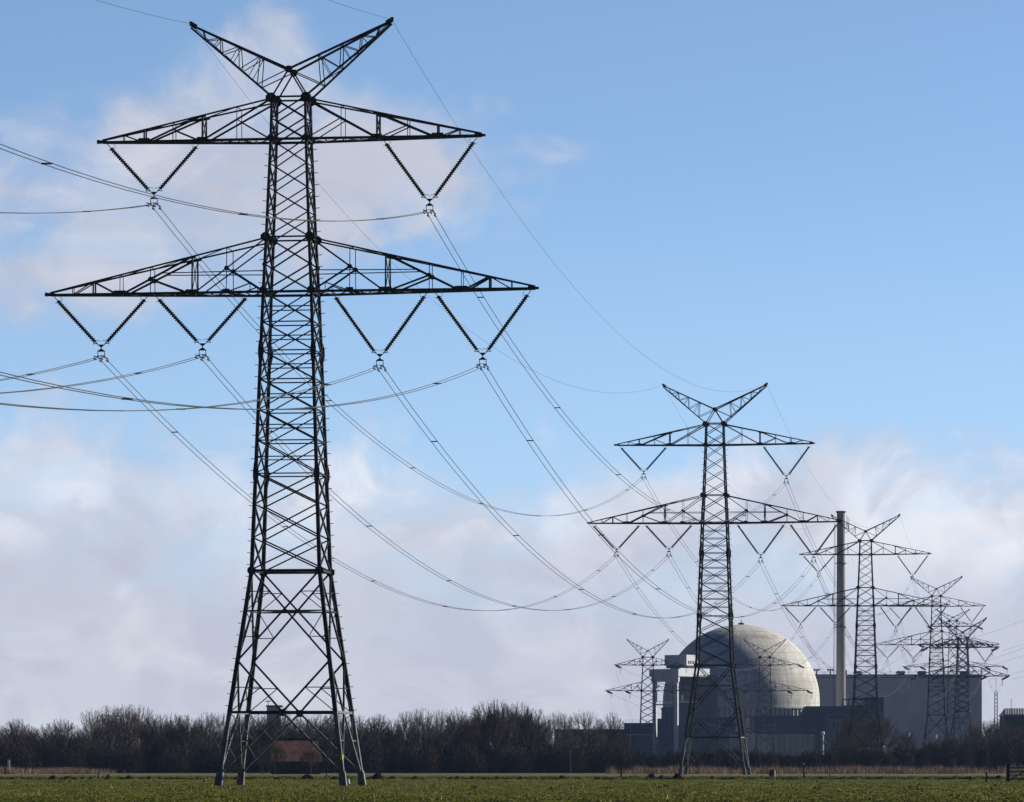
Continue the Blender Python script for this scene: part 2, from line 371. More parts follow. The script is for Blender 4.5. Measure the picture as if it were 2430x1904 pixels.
def make_pylon(sp):
    """builds a lattice pylon at the origin: arms along local x, line along local y; returns list of (name, mesh/parts)"""
    root = empty(sp['name'], (0,0,0), 0, '', '')
    prof = sp['profile']     # (z, width) top to ground
    def hw(z):
        for (z0, w0), (z1, w1) in zip(prof, prof[1:]):
            if z1 <= z <= z0: return lerp(w1, w0, (z-z1)/(z0-z1))/2
        return prof[0][1]/2 if z > prof[0][0] else prof[-1][1]/2
    def C(sx, sy, z): h = hw(z); return Vector((sx*h, sy*h*PF, z))
    zt = prof[0][0]; zl = sp['light_below']
    LEG = {}
    # legs
    for sx in (-1, 1):
        for sy in (-1, 1):
            mb = MB(); zs = sorted({p[0] for p in prof} | {zl, sp['waist']}, reverse=True); zs = [z for z in zs if z >= 0.0]
            for a, b in zip(zs, zs[1:]):
                wa = lerp(.30, .16, min(1, a/zt)); wb = lerp(.30, .16, min(1, b/zt))
                mb.beam(C(sx, sy, a), C(sx, sy, b), wa, mi=1 if a <= zl+.01 else 0, w1=wb, d1=wb)
            l = mb.build('leg', [STEEL, GALV], root)
            fb = MB(); c = C(sx, sy, 0.0); t_ = C(sx, sy, 1.08)
            fb.beam(t_, (c.x, c.y, -.2), .42, .42, w1=.50, d1=.50)
            fb.build('footing', GALV, l); LEG[(sx, sy)] = l
    # lattice
    mb = MB()
    faces = [((-1,-1),(1,-1)), ((-1,1),(1,1)), ((-1,-1),(-1,1)), ((1,-1),(1,1))]
    for fi, (a, b) in enumerate(faces):
        ref = (0,1,0) if fi < 2 else (1,0,0)
        A = lambda z: C(*a, z); B = lambda z: C(*b, z)
        for z0, z1, hor, w in sp['panels']:
            mb.beam(A(z0), B(z1), w*1.32, w, ref=ref); mb.beam(B(z0), A(z1), w*1.08, w*.9, ref=ref)
            zm = z0 + (z1-z0)*hw(z0)/(hw(z0)+hw(z1))
            if hor:
                mb.beam(A(z1), B(z1), .085, ref=ref); mb.beam(A(zm), B(zm), .075, ref=ref)
        for z, w in sp['beams']:
            mb.beam(A(z), B(z), w, w, ref=ref, mi=1 if z <= zl+.01 else 0)
        # waist to foot
        W, Xz, E, G = sp['waist'], sp['cross'], sp['elbow'], sp['low']
        def mid(z): return (A(z)+B(z))/2
        mb.beam(A(W), B(E), .12, ref=ref); mb.beam(B(W), A(E), .12, ref=ref)
        mb.beam(A(Xz), B(Xz), .09, ref=ref)
        mb.beam(A(E), mid(G), .13, ref=ref); mb.beam(B(E), mid(G), .13, ref=ref)
        m1 = mid(G)
        mb.beam(m1, A(.9), .13, ref=ref, mi=1); mb.beam(m1, B(.9), .13, ref=ref, mi=1)
        mb.beam(A(G), B(G), .17, ref=ref, mi=1 if fi >= 2 else 0)
        for S_, O_ in ((A, B), (B, A)):
            # secondary bracing: a stub from leg to diagonal and a strut from its end to the leg
            def on(p, q, z): t_ = (z-p.z)/(q.z-p.z); return p.lerp(q, t_)
            zs = lerp(W, Xz, .52); p = on(S_(W), O_(E), zs)
            mb.beam(S_(zs), p, .06, ref=ref); mb.beam(p, S_(Xz), .055, ref=ref)
            zs = lerp(Xz, E, .52); p = on(O_(W), S_(E), zs)
            mb.beam(S_(zs), p, .06, ref=ref); mb.beam(p, S_(Xz), .055, ref=ref)
            zs = lerp(E, G, .52); p = on(S_(E), m1, zs)
            mb.beam(S_(zs), p, .065, ref=ref); mb.beam(p, S_(G), .06, ref=ref)
            zs = lerp(G, 0.9, .46); p = on(m1, S_(.9), zs)
            mb.beam(S_(zs), p, .07, ref=ref, mi=1); mb.beam(p, S_(G), .06, ref=ref, mi=1); mb.beam(S_(zs), on(m1, S_(.9), lerp(zs, .9, .55)), .06, ref=ref, mi=1)
        mb.plate(m1, [(-.26,-.2),(-.18,-.32),(.18,-.32),(.26,-.2),(.24,.24),(-.24,.24)], .06, (1,0,0) if fi < 2 else (0,1,0), (0,0,1))
    # diaphragm struts
    for z in (sp['waist'], sp['cross']):
        mb.beam(C(-1,-1,z), C(1,1,z), .07); mb.beam(C(1,-1,z), C(-1,1,z), .07)
    mb.build('lattice_bracing', [STEEL, GALV], root)
    # gusset plates at the main joints
    for sx in (-1, 1):
        for sy in (-1, 1):
            for z, r in sp['gussets']:
                gb = MB(); c = C(sx, sy, z) + Vector((0, sy*.07, 0)); oc = [(r*math.cos(q), r*math.sin(q)) for q in [math.pi/8+i*math.pi/4 for i in range(8)]]
                if r > .4: oc = [(a*1.15 if a*sx > 0 else a*.8, b*.92) for a, b in oc]
                gb.plate(c, oc, .05, (1,0,0), (0,0,1)); gb.plate(C(sx, sy, z)+Vector((sx*.07,0,0)), [(a*.8, b*.8) for a, b in oc], .05, (0,1,0), (0,0,1))
                gb.build('gusset_plate', STEEL, LEG[(sx, sy)])
            for z in sp.get('splices', ()):
                gb = MB(); gb.plate(C(sx, sy, z)+Vector((0, sy*.10, 0)), [(-.12,-.85),(.12,-.85),(.25,-.2),(.25,.3),(.12,.85),(-.12,.85),(-.20,.2),(-.20,-.3)], .05, (1,0,0), (0,0,1))
                gb.build('splice_plate', STEEL, LEG[(sx, sy)])
    # climbing bolts on two legs
    if sp.get('bolts', True):
        for sx, sy in ((-1,-1), (1,1)):
            z = 5.0 if sx > 0 else 6.2
            while z < zt-3:
                bb = MB(); p = C(sx, sy, z); bb.beam(p+Vector((sx*.05,0,0)), p+Vector((sx*.42,0,.04)), .045, ref=(0,1,0)); z += .92
                bb.build('step_bolt', STEEL, LEG[(sx, sy)])
    # earth wire horns
    if sp.get('peak'):
        zc, hp, zp = sp['peak']; db = hw(zt)*PF
        for sx in (-1, 1):
            hb = MB(); tip = Vector((sx*hp, 0, zp))
            for sy in (-1, 1):
                c = Vector((0, sy*db*.92, zc)); b0 = C(sx, sy, zt); te = tip + Vector((0, sy*.06, 0))
                hb.beam(c, te, .14, ref=(0,1,0)); hb.beam(b0, te-Vector((0,0,.22)), .13, ref=(0,1,0)); hb.beam(b0, c, .10, ref=(0,1,0))
                T = [c.lerp(te, t_) for t_ in (0, .29, .51, .70, .88)]; Bo = [b0.lerp(te-Vector((0,0,.22)), t_) for t_ in (.18, .40, .63, .82, .95)]
                hb.beam(T[0], Bo[0], .065, ref=(0,1,0))
                for i in range(1, 5):
                    hb.beam(T[i], Bo[i-1], .06, ref=(0,1,0))
                    if i < 4: hb.beam(T[i], Bo[i], .055, ref=(0,1,0))
                    hb.beam(T[i], Bo[i-1].lerp(Bo[i] if i < 4 else Bo[i-1], .5), .045, ref=(0,1,0))
            for t_ in (.18,.40,.63,.82):
                p = C(sx,-1,zt).lerp(tip, t_); q = C(sx,1,zt).lerp(tip, t_); hb.beam(p, q, .05)
                p2 = C(sx,1,zt).lerp(tip, min(1,t_+.2)); hb.beam(p, p2, .045)
            hb.plate(tip, [(-.35,-.35),(.12,-.05),(.16,.28),(-.02,.30),(-.5,0)] if sx > 0 else [(.35,-.35),(.5,0),(.02,.30),(-.16,.28),(-.12,-.05)], .14, (1,0,0), (0,0,1))
            hb.build('earth_wire_horn', STEEL, root)
        for sy in (-1, 1):
            pb = MB(); pb.plate((0, sy*db*.92, zc), [(-.32,.05),(-.15,.25),(.15,.25),(.32,.05),(.2,-.3),(-.2,-.3)], .06, (1,0,0), (0,0,1))
            pb.build('peak_joint', STEEL, root)
            pb = MB(); pb.beam(C(-1,sy,zt), C(1,sy,zt), .12, ref=(0,1,0)); pb.build('top_beam', STEEL, root)
    # crossarms
    for (zb, zj, HL, HR, posts, pat) in sp['arms']:
        for sx, H in ((-1, HL), (1, HR)):
            ab = MB(); k = H/posts[-1]; zlift = .12
            def bot(u, sy): h = hw(zb); f = (u-h)/(H-h); return Vector((sx*u, sy*lerp(h*PF, .10, f), zb + zlift*f))
            def top(u, sy): h = hw(zj); f = (u-h)/(H-h); return Vector((sx*u, sy*lerp(h*PF, .10, f), lerp(zj, zb+.30, f)))
            def bd(uf, sy, A_, B_): t_ = (uf-abs(A_.x))/(abs(B_.x)-abs(A_.x)); return A_.lerp(B_, t_)
            P_ = [p*k for p in posts]
            for sy in (-1, 1):
                rf = (0,1,0)
                ab.beam(bot(hw(zb), sy), bot(H, sy), .17, .17, ref=rf); ab.beam(top(hw(zj), sy), top(H, sy), .105, ref=rf)
                if pat == 'U':
                    a0, a1 = top(hw(zj), sy), bot(P_[1], sy); ab.beam(a0, a1, .12, ref=rf)
                    n1 = bd(P_[0], sy, a0, a1); ab.beam(bot(hw(zb), sy), n1, .07, ref=rf)
                    b0, b1 = top(P_[1], sy), bot(P_[3]-.25*k, sy); ab.beam(b0, b1, .12, ref=rf)
                    n2 = bd(P_[2], sy, b0, b1); ab.beam(bot(P_[1]+.2, sy), n2, .075, ref=rf)
                    ab.beam(bot(P_[3]+.2, sy), top(P_[4], sy), .07, ref=rf)
                    ths = (.045, .11, .05, .10, .05)
                    gs = ((P_[1], .5), (P_[3], .55))
                else:
                    a0, a1 = top(hw(zj), sy), bot(P_[1]-.2, sy); ab.beam(a0, a1, .085, ref=rf)
                    n1 = bd(P_[0], sy, a0, a1); ab.beam(bot(hw(zb), sy), n1, .12, ref=rf)
                    n0 = bot(hw(zb), sy).lerp(n1, .36); ab.beam(n0, bot(P_[0], sy), .08, ref=rf); ab.beam(n0, (n0.x, n0.y, zb), .05, ref=rf)
                    b0, b1 = top(P_[1], sy), bot(P_[3]-.25*k, sy); ab.beam(b0, b1, .13, ref=rf)
                    n2 = bd(P_[2], sy, b0, b1); ab.beam(bot(P_[1]+.3, sy), n2, .12, ref=rf)
                    ab.beam(bot(P_[3]+.3, sy), top(P_[4], sy), .12, ref=rf); ab.beam(top(P_[4], sy), bot(P_[5], sy), .07, ref=rf)
                    zm = lerp(zb, zj, .42); e = bd(P_[2]-.9*k, sy, b0, b1); zm = e.z
                    ab.beam((sx*hw(zm), sy*hw(zm)*PF, zm), e, .065, ref=rf)
                    ths = (.05, .10, .05, .045, .10, .05)
                    gs = ((P_[0], .35), (P_[1], .6), (P_[3], .6))
                    for nn in (n1, n2): ab.plate(nn, [(.2*math.cos(q), .2*math.sin(q)) for q in [i*math.pi/3 for i in range(6)]], .2, (1,0,0), (0,0,1))
                for u, w in zip(P_, ths): ab.beam(bot(u, sy), top(u, sy), w, w, ref=rf)
                for u, w in gs: ab.plate(bot(u, sy)+Vector((0, sy*.1, .03)), [(-w,-.12),(w,-.12),(w*.8,.24),(-w*.8,.24)], .05, (1,0,0), (0,0,1))
                tj = top(P_[1], sy); sl_ = (top(P_[1]+1, sy)-tj)
                ab.plate(tj+Vector((0, sy*.08, 0)), [(-.3,-.12),(-.3,.08)] + [(sx*0+.9*sx*1, sl_.z*.9+.06), (sx*.9, sl_.z*.9-.14)] if sx > 0 else [(.3,.08),(.3,-.12),(-.9, sl_.z*.9-.14),(-.9, sl_.z*.9+.06)], .05, (1,0,0), (0,0,1))
            # plan bracing between the two bottom chords
            us = [hw(zb)] + P_ + [H-.2]; fl = 1
            fine = []
            for a, b in zip(us, us[1:]):
                n_ = max(1, int(round((b-a)/1.6)))
                fine += [a+(b-a)*i/n_ for i in range(n_)]
            fine.append(us[-1])
            for a, b in zip(fine, fine[1:]):
                ab.beam(bot(a, -fl), bot(b, fl), .055); ab.beam(bot(b, -1), bot(b, 1), .05); fl = -fl
            for a, b in zip(P_, P_[1:]): ab.beam(top(a, -1), top(b, 1), .045); ab.beam(top(a,-1), top(a,1), .045)
            ab.beam(bot(P_[1], -1), top(P_[1], 1), .05); ab.beam(bot(P_[1], 1), top(P_[1], -1), .05)
            ab.plate((sx*(H-.05), 0, zb+.16), [(-.5,-.13),(.35,-.08),(.35,.08),(-.5,.17)], .30, (1,0,0), (0,0,1))
            ab.build('crossarm', STEEL, root)
    # body beams at arm level
    # insulators
    for vset in sp.get('vees', ()):
        (uo, ui, ub, zb, drop) = vset
        vb = MB(); bz = zb - drop; s_ = 1 if ub > 0 else -1
        vb.plate((ub, 0, bz), [(-.30,.22),(.30,.22),(.03,-.02),(-.03,-.02)], .06, (1,0,0), (0,0,1))
        vb.beam((ub,0,bz), (ub,0,bz-.22), .06)
        vb.plate((ub, 0, bz-.2), [(0,.10),(-.30,-.09),(-.30,-.15),(.30,-.15),(.30,-.09)], .07, (1,0,0), (0,0,1))
        vb.beam((ub-.27,0,bz-.32), (ub-.27,0,bz-.70), .045); vb.beam((ub+.27,0,bz-.32), (ub+.27,0,bz-.70), .045)
        vb.beam((ub-.27,0,bz-.66), (ub+.27,0,bz-.66), .035)
        v = vb.build('insulator_set', STEEL, root)
        for u in (uo, ui):
            ib = MB(); p0 = Vector((u, 0, zb-.02)); p1 = Vector((ub + (.27 if u > ub else -.27), 0, bz+.2))
            insulator(ib, p0, p1); ax = (p1-p0).normalized(); sd_ = Vector((0,0,1)).cross(ax); up = ax.cross(Vector((0,1,0)))
            if up.z < 0: up = -up
            horn_loop(ib, p0+ax*.42, ax, up); horn_loop(ib, p1-ax*.1, -ax, up, .16)
            ib.beam(p0+ax*.40-up*.26, p0+ax*.52+up*.05, .03); ib.beam(p1-ax*.32-up*.26, p1-ax*.1+up*.1, .05)
            ib.build('insulator_string', GLASS, v, smooth=False)
        for dx in (-.27, .27):
            cb = MB(); cb.beam((ub+dx, -.28, bz-.74), (ub+dx, .28, bz-.74), .085); cb.beam((ub+dx, -1.4, bz-.80), (ub+dx, 1.4, bz-.80), .05)
            for yy in (-1.3, 1.3, -.85, .85):   # vibration dampers
                cb.beam((ub+dx, yy, bz-.80), (ub+dx, yy*1.02, bz-1.0), .03); cb.beam((ub+dx, yy-.2, bz-1.0), (ub+dx, yy+.2, bz-1.02), .075)
            cb.build('conductor_clamp', STEEL, v)
    for (u, zb, ay, az) in sp.get('tens', ()):      # tension strings, a heavy double string on either side of the arm
        for dy, dz, dx in ay:
            tb = MB(); p0 = Vector((u, 0, zb-.05)); p1 = p0 + Vector((dx, dy, dz))
            for q in (-.22, .22): insulator(tb, p0+Vector((q,0,0)), p1+Vector((q,0,0)), .27, 6)
            tb.beam(p1+Vector((-.3,0,0)), p1+Vector((.3,0,0)), .12)
            tb.build('insulator_string', GLASS, root)
        jb = MB(); a, b = ay[0], ay[-1]   # slack jumper loop under the arm
        A_ = Vector((u+a[2], a[0], zb+a[1])); B_ = Vector((u+b[2], b[0], zb+b[1]))
        pts = [A_.lerp(B_, i/12) - Vector((0,0,az*4*(i/12)*(1-i/12))) for i in range(13)]
        jb.tube(pts, .05, 4); jb.build('jumper_cable', WIRE, root)
    return root

ZB1, ZB2 = 50.65, 38.65
panels = []
def stack(zs, hor, w):
    for a, b in zip(zs, zs[1:]): panels.append((a, b, hor, w))
stack([53.97, 52.3, 50.65], False, .10)
stack([50.65, 48.75, 46.85, 44.92, 42.97], False, .085)
stack([42.97, 40.8, 38.65], False, .11)
stack([38.65, 36.3, 34.06, 31.8, 29.4, 27.0, 24.4], True, .085)
stack([24.4, 22.0, 19.37, 16.88], False, .10)
VEES = [(-14.75,-7.3,-11.0,ZB1,4.05), (14.75,7.3,11.0,ZB1,4.95),
        (-19.05,-11.45,-15.25,ZB2,4.05), (-10.9,-3.35,-7.1,ZB2,4.05), (3.3,10.85,7.05,ZB2,5.05), (11.4,19.0,15.2,ZB2,5.05)]
SP = dict(name='power_pylon', profile=[(53.97,2.65),(50.65,2.8),(42.97,3.4),(38.65,3.82),(16.8,5.38),(0.0,9.9)],
          light_below=5.72, waist=16.8, cross=13.65, elbow=9.75, low=5.72, panels=panels,
          beams=[(53.97,.11),(50.65,.17),(42.97,.11),(38.65,.17),(16.8,.17)],
          gussets=[(53.9,.45),(50.75,.30),(42.97,.42),(38.8,.32),(40.8,.20),(16.8,.36)], splices=[34.0,24.4],
          peak=(56.15,8.0,59.9),
          arms=[(ZB1,53.85,15.12,15.12,[4.15,6.95,9.35,11.7,13.4,15.12],'U'), (ZB2,42.9,19.33,19.33,[4.9,7.7,11.1,13.6,15.8,17.5,19.33],'L')],
          vees=VEES)
SP['arms'] = [(a[0],a[1],a[2],a[3],a[4][:-1]+[a[4][-1]],a[5]) for a in SP['arms']]
LINE = math.atan2(49.65, 363.6)
PYL = [(-17.35, 370.0), (31.2, 724.0), (82.9, 1104.0), (132.3, 1468.0)]
MB.K = 1.14; p1 = make_pylon(SP); MB.K = 1.0
PG = 'row of lattice power pylons'
labs = ['tall dark lattice pylon in the foreground, nearest and by far the largest', 'dark lattice pylon standing in front of the concrete dome, second of the row',
        'dark lattice pylon just right of the tall chimney, third of the row', 'smaller lattice pylon before the long blue grey hall, fourth of the row']
for i, (x, y) in enumerate(PYL):
    o = p1 if i == 0 else copy_tree(p1 if i < 3 else p1b)
    if i == 2:
        for c in [c for l in o.children for c in l.children if c.name.startswith('step_bolt')]: bpy.data.objects.remove(c)
        p1b = o
    o.location = (x, y, 0); o.rotation_euler = (0, 0, -LINE); tag(o, labs[i], 'pylon', PG)
# yellow plate on the near right leg of the first pylon
sb = MB(); h9 = 9.9/2; zc = 2.15; hx = lerp(9.9, 5.38, zc/16.8)/2
sb.box((hx+.150, -hx*PF-.14, zc-.28), (hx+.185, -hx*PF+.14, zc+.24)); sb.box((hx-.02, -hx*PF-.185, zc-.28), (hx+.184, -hx*PF-.150, zc+.24))
sb.build('warning_plate', YEL, p1, label='small bright yellow plate')

# strain pylons of the second line
def strain(name_loc, label, sc, zt, w0, waist_z, arms, peak, tens, wbase=10.5, rz=0.0, base=None):
    prof = [(zt, w0)]; zb_low = arms[-1][0]
    prof += [(zb_low, w0*1.35), (waist_z, w0*1.6), (0.0, wbase)]
    pn = []; z = zt; ws = []
    levels = sorted({zt, waist_z} | {a[0] for a in arms} | {a[1] for a in arms}, reverse=True)
    for a, b in zip(levels, levels[1:]):
        n = max(1, int(round((a-b)/2.6)))
        for i in range(n): pn.append((a+(b-a)*i/n, a+(b-a)*(i+1)/n, False, .15))
    sp = dict(name='strain_pylon', profile=prof, light_below=3.0, waist=waist_z, cross=waist_z*.80, elbow=waist_z*.57, low=waist_z*.32, panels=pn,
              beams=[(a[0], .24) for a in arms]+[(zt,.15),(waist_z,.2)], gussets=[(zt,.6)]+[(a[0],.5) for a in arms], peak=peak,
              arms=[(a[0], a[1], a[2], a[3], [a[2]*q for q in (.25,.40,.57,.71,.83,.92,1.0)] if True else 0, 'L') for a in arms], tens=tens, bolts=False)
    MB.K = sc; r_ = make_pylon(sp); MB.K = 1.0; r_.location = name_loc; r_.rotation_euler = (0,0,rz); tag(r_, label, 'pylon', 'heavy strain pylons of the power station'); return r_
def T_(hs, z, a, j=2.2): return [(h, z, a, j) for h in hs]
both = [(-3.6,-1.1,0.5),(3.6,-1.1,-0.5)]
swp = [(-3.0,-1.0,-1.6),(3.0,-1.0,-2.6)]
swr = [(-3.0,-.9,1.6),(3.0,-.9,1.9)]
Y5 = 1640.0
t5 = strain((X(2284.5, Y5), Y5, 0), 'heavy dark strain pylon right of the fourth row pylon, with thick sloping insulators', 1.6, 45.3, 3.1, 19.8,
       [(42.0, 45.2, 12.7, 12.7), (32.0, 36.2, 16.4, 16.4)], (47.4, 8.3, 52.3), T_([-12.4, 12.4], 42.0, swp) + T_([-16.0,-8.5,8.5,16.0], 32.0, swp), 10.9, R(-14))
Y6 = 1900.0
t6 = strain((X(2261.5, Y6), Y6, 0), 'slender three tiered strain pylon between the fourth row pylon and the heavy one', 1.25, 59.3, 2.9, 20.0,
       [(56.9, 59.2, 10.2, 10.2), (49.6, 52.0, 14.0, 14.0), (40.6, 43.4, 20.0, 20.4)], (60.7, 6.6, 63.8), T_([-9.9, 9.9], 56.9, swr, 1.6)+T_([-13.7,-7,7,13.7], 49.6, swr, 1.6)+T_([-19.6,-13,13,20.0], 40.6, swr, 1.6), 9.5, R(-6))
Y7 = 1850.0
t7 = strain((X(1537.5, Y7), Y7, 0), 'strain pylon standing left of the dome, against the pale sky', 1.35, 43.5, 3.75, 14.0,
       [(40.3, 43.4, 12.9, 13.6), (30.2, 33.8, 16.4, 17.0)], (46.0, 8.2, 50.4), T_([-12.6, 13.3], 40.3, swr)+T_([-16.1,-8.8,8.8,16.6], 30.2, swr), 8.0, R(-4))
t8 = copy_tree(t7); t8.location = (X(1815, Y7), Y7, 0)
tag(t7, 'strain pylon standing left of the dome, seen against the pale sky', 'pylon', 'heavy strain pylons of the power station')
tag(t8, 'strain pylon seen against the lit right half of the concrete dome', 'pylon', 'heavy strain pylons of the power station')

# ------------------------------------------------------------------ conductors
def wpt(pyl, u, z, rz=-LINE): return Vector((pyl[0] + u*math.cos(rz), pyl[1] + u*math.sin(rz), z))
def sagline(a, b, sag, n=44):
    return [a.lerp(b, i/n) - Vector((0,0,sag*4*(i/n)*(1-i/n))) for i in range(n+1)]
names_u = {0:'upper left', 1:'upper right', 2:'outer lower left', 3:'inner lower left', 4:'inner lower right', 5:'outer lower right'}
P_ALL = [(PYL[0][0]-49.65, PYL[0][1]-363.6)] + PYL
spans = ['leaving the nearest pylon towards the left frame edge', 'from the nearest to the second pylon', 'from the second to the third pylon', 'from the third to the fourth pylon']
def bundle(a, b, sag, off, label, r, spacers=7, group='twin conductors of the power line'):
    e = empty('conductor', tuple(a), 0, label, 'power cable', group)
    for s_ in (-1, 1):
        mb = MB(); mb.tube([p + off*s_ - a for p in sagline(a, b, sag)], r, 5); mb.build('wire', WIRE, e)
    for k in range(spacers):
        t_ = (k+.55)/spacers; p = a.lerp(b, t_) - Vector((0,0,sag*4*t_*(1-t_))) - a
        mb = MB(); mb.beam(p-off*1.1, p+off*1.1, .085, ref=(0,0,1)); mb.build('spacer', STEEL, e)
ux = Vector((math.cos(LINE), -math.sin(LINE), 0))
for k in range(4):
    A_, B_ = P_ALL[k], P_ALL[k+1]
    for j, (uo, ui, ub, zb, dr) in enumerate(VEES):
        z = zb-dr-.78
        bundle(wpt(A_, ub, z), wpt(B_, ub, z), 13.7, ux*.27, f'twin wire {names_u[j]} conductor {spans[k]}', .026)
    for sx in (-1, 1):
        a, b = wpt(A_, 8*sx, 60.0), wpt(B_, 8*sx, 60.0); mb = MB(); mb.tube([p-a for p in sagline(a, b, 10.6)], .015, 4)
        o = mb.build('earth_wire', WIRE); o.location = a
        tag(o, f'thin earth wire on the {"left" if sx<0 else "right"} peak {spans[k]}', 'earth wire', 'earth wires over the pylon row')
T5 = (t5.location.x, t5.location.y)
EXIT = (232.0, 1010.0)
att5 = [(-12.4,41),(12.4,41),(-16,31),(-8.5,31),(8.5,31),(16,31)]
def world(o, u, z, dx=0, dy=0):
    c, s_ = math.cos(o.rotation_euler.z), math.sin(o.rotation_euler.z); x = u+dx
    return Vector((o.location.x + x*c - dy*s_, o.location.y + x*s_ + dy*c, z))
for j, (uo, ui, ub, zb, dr) in enumerate(VEES):
    u5, z5 = att5[j]
    bundle(wpt(PYL[3], ub, zb-dr-.78), world(t5, u5, z5, -1.6, -3), 7.0, ux*.27, f'twin wire {names_u[j]} conductor from the fourth pylon to the heavy strain pylon', .024, 5)
    a = world(t5, u5, z5, 1, 2); b = Vector((X(2700, 1500)+u5*.8, 1250+u5*.3, z5+24)); mb = MB(); mb.tube([p-a for p in sagline(a, b, 3.0)], .03, 4)
    o = mb.build('line_wire', WIRE); o.location = a
    tag(o, f'wire rising to the right edge from the {names_u[j]} heavy strain pylon arm', 'power cable', 'wires leaving the heavy strain pylon')
j = 0
for nm, u8, z8, u6, z6 in (('upper', 13.3, 39.4, -9.9, 56.0), ('lower inner', 8.8, 29.3, -13.7, 48.8), ('lower outer', 16.6, 29.3, -19.6, 39.8)):
    a = world(t8, u8, z8, 1.9, 3); b = world(t6, u6, z6, -1.5, -3)
    mb = MB(); mb.tube([p-a for p in sagline(a, b, 5.0)], .03, 4); o = mb.build('line_wire', WIRE); o.location = a
    tag(o, f'long slack wire before the blue grey hall from the {nm} arm at the dome', 'power cable', 'wires between the strain pylons')
for nm, u, z in (('upper', -12.6, 39.4), ('outer lower', -16.1, 29.3), ('inner lower', -8.8, 29.3)):
    a = world(t7, u, z, 1.6, -3.0); b = a + Vector((62, 60, -17))
    mb = MB(); mb.tube([p-a for p in sagline(a, b, 3)], .03, 4); o = mb.build('line_wire', WIRE); o.location = a
    tag(o, f'thin wire running right from the {nm} left arm left of the dome', 'power cable', 'wires dropping from the pylon left of the dome')
    a = world(t7, u, z-1); b = Vector((X(1500+ (u+16)*2, 1830), 1830, 12.0)); mb = MB(); mb.tube([p-a for p in sagline(a, b, 0.5, 8)], .022, 4)
    o = mb.build('down_lead', WIRE); o.location = a; tag(o, f'faint down lead hanging from the {nm} left arm left of the dome', 'power cable', 'down leads left of the dome')

# ------------------------------------------------------------------ power station
SMALL = []
CONC = bpy.data.materials.new('streaked_concrete'); CONC.use_nodes = True
def concrete():
    t = NT(CONC.node_tree); b = t.n['Principled BSDF']; b.inputs['Roughness'].default_value = .9
    tc = t.node('ShaderNodeTexCoord'); P = tc.outputs['Object']
    sep = t.node('ShaderNodeSeparateXYZ'); t.l.new(P, sep.inputs[0])
    ang = t.m('ARCTAN2', sep.outputs[1], sep.outputs[0])
    cmb = t.node('ShaderNodeCombineXYZ'); t.put(cmb.inputs[0], t.m('MULTIPLY', ang, 26.0)); t.put(cmb.inputs[1], t.m('MULTIPLY', sep.outputs[2], .06))
    st = t.noise(cmb.outputs[0], 1.0, 5, .65)
    bl = t.noise(P, .09, 6, .65)
    band = t.m('FRACT', t.m('MULTIPLY', sep.outputs[2], 1/3.1)); band = t.smooth(band, .93, .97)
    pan = t.m('FRACT', t.m('MULTIPLY', ang, 9.0)); pan = t.smooth(pan, .95, .98)
    c = t.mix(t.smooth(st, .35, .7), (.60, .59, .555, 1), (.36, .355, .335, 1))
    c = t.mix(t.smooth(bl, .44, .60, 0, .7), c, (.36, .335, .295, 1))
    c = t.mix(t.m('MULTIPLY', band, .62), c, (.15, .145, .13, 1))
    c = t.mix(t.m('MULTIPLY', pan, .16), c, (.18, .17, .15, 1))
    # rust coloured run-off patch ring near the crown
    rz = t.smooth(t.m('ABSOLUTE', t.m('SUBTRACT', sep.outputs[2], 56.5)), 0.2, 1.6, 1, 0)
    c = t.mix(t.m('MULTIPLY', rz, t.smooth(bl, .45, .6, 0, .5)), c, (.22, .15, .11, 1))
    t.l.new(c, b.inputs['Base Color'])
concrete()
def wallm(name, c, c2=None, sc=.12, r=.8): return mat(name, c, c2 or tuple(v*.82 for v in c), sc, r, stretch=(1,1,.35))
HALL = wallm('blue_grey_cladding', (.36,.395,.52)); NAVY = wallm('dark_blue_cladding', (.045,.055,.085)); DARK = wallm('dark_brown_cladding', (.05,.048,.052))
PALE = wallm('pale_grey_panels', (.36,.38,.42)); WHITE = wallm('white_painted_steel', (.72,.72,.72), (.60,.60,.60)); CRANE = wallm('crane_paint', (.60,.63,.70), (.50,.53,.60)); BLUE_GREY = wallm('blue_grey_steel', (.34,.38,.46))  # blue grey is the switchyard steel's own colour
ROOFR = mat('old_red_tiles', (.125,.046,.034), (.042,.030,.025), .9, .9, detail=8, stretch=(1,1,1), lo=.42, hi=.62)
BRICK = mat('dark_brick', (.045,.032,.028), (.075,.055,.047), .7, .95)
WOOD = mat('dark_weathered_wood', (.045,.032,.024), (.028,.022,.018), 3, .9)
BLACKG = mat('dark_window_glass', (.02,.025,.03), None, 1, .2, spec=.5)

DY = 2050.0; DX = X(1759, DY); DR = 34.1; DZ = 28.9
dome = empty('reactor_dome', (DX, DY, 0), 0, 'huge pale concrete containment dome of the power station, lit from the right', 'reactor dome')
mb = MB(); n = 128; vs = []; fs = []
prof = [(DR, -.5), (DR, 16.0), (DR, DZ)] + [(DR*math.cos(q), DZ + DR*.975*math.sin(q)) for q in [i*math.pi/2/44 for i in range(1, 44)]]
for r, z in prof:
    for k in range(n): vs.append((r*math.cos(2*math.pi*k/n), r*math.sin(2*math.pi*k/n), z))
vs.append((0,0,DZ+DR*.975))
for i in range(len(prof)-1):
    for k in range(n): fs.append((i*n+k, i*n+(k+1)%n, (i+1)*n+(k+1)%n, (i+1)*n+k))
for k in range(n): fs.append(((len(prof)-1)*n+k, (len(prof)-1)*n+(k+1)%n, len(vs)-1))
mb.add(vs, fs); mb.build('shell', CONC, dome, smooth=True)
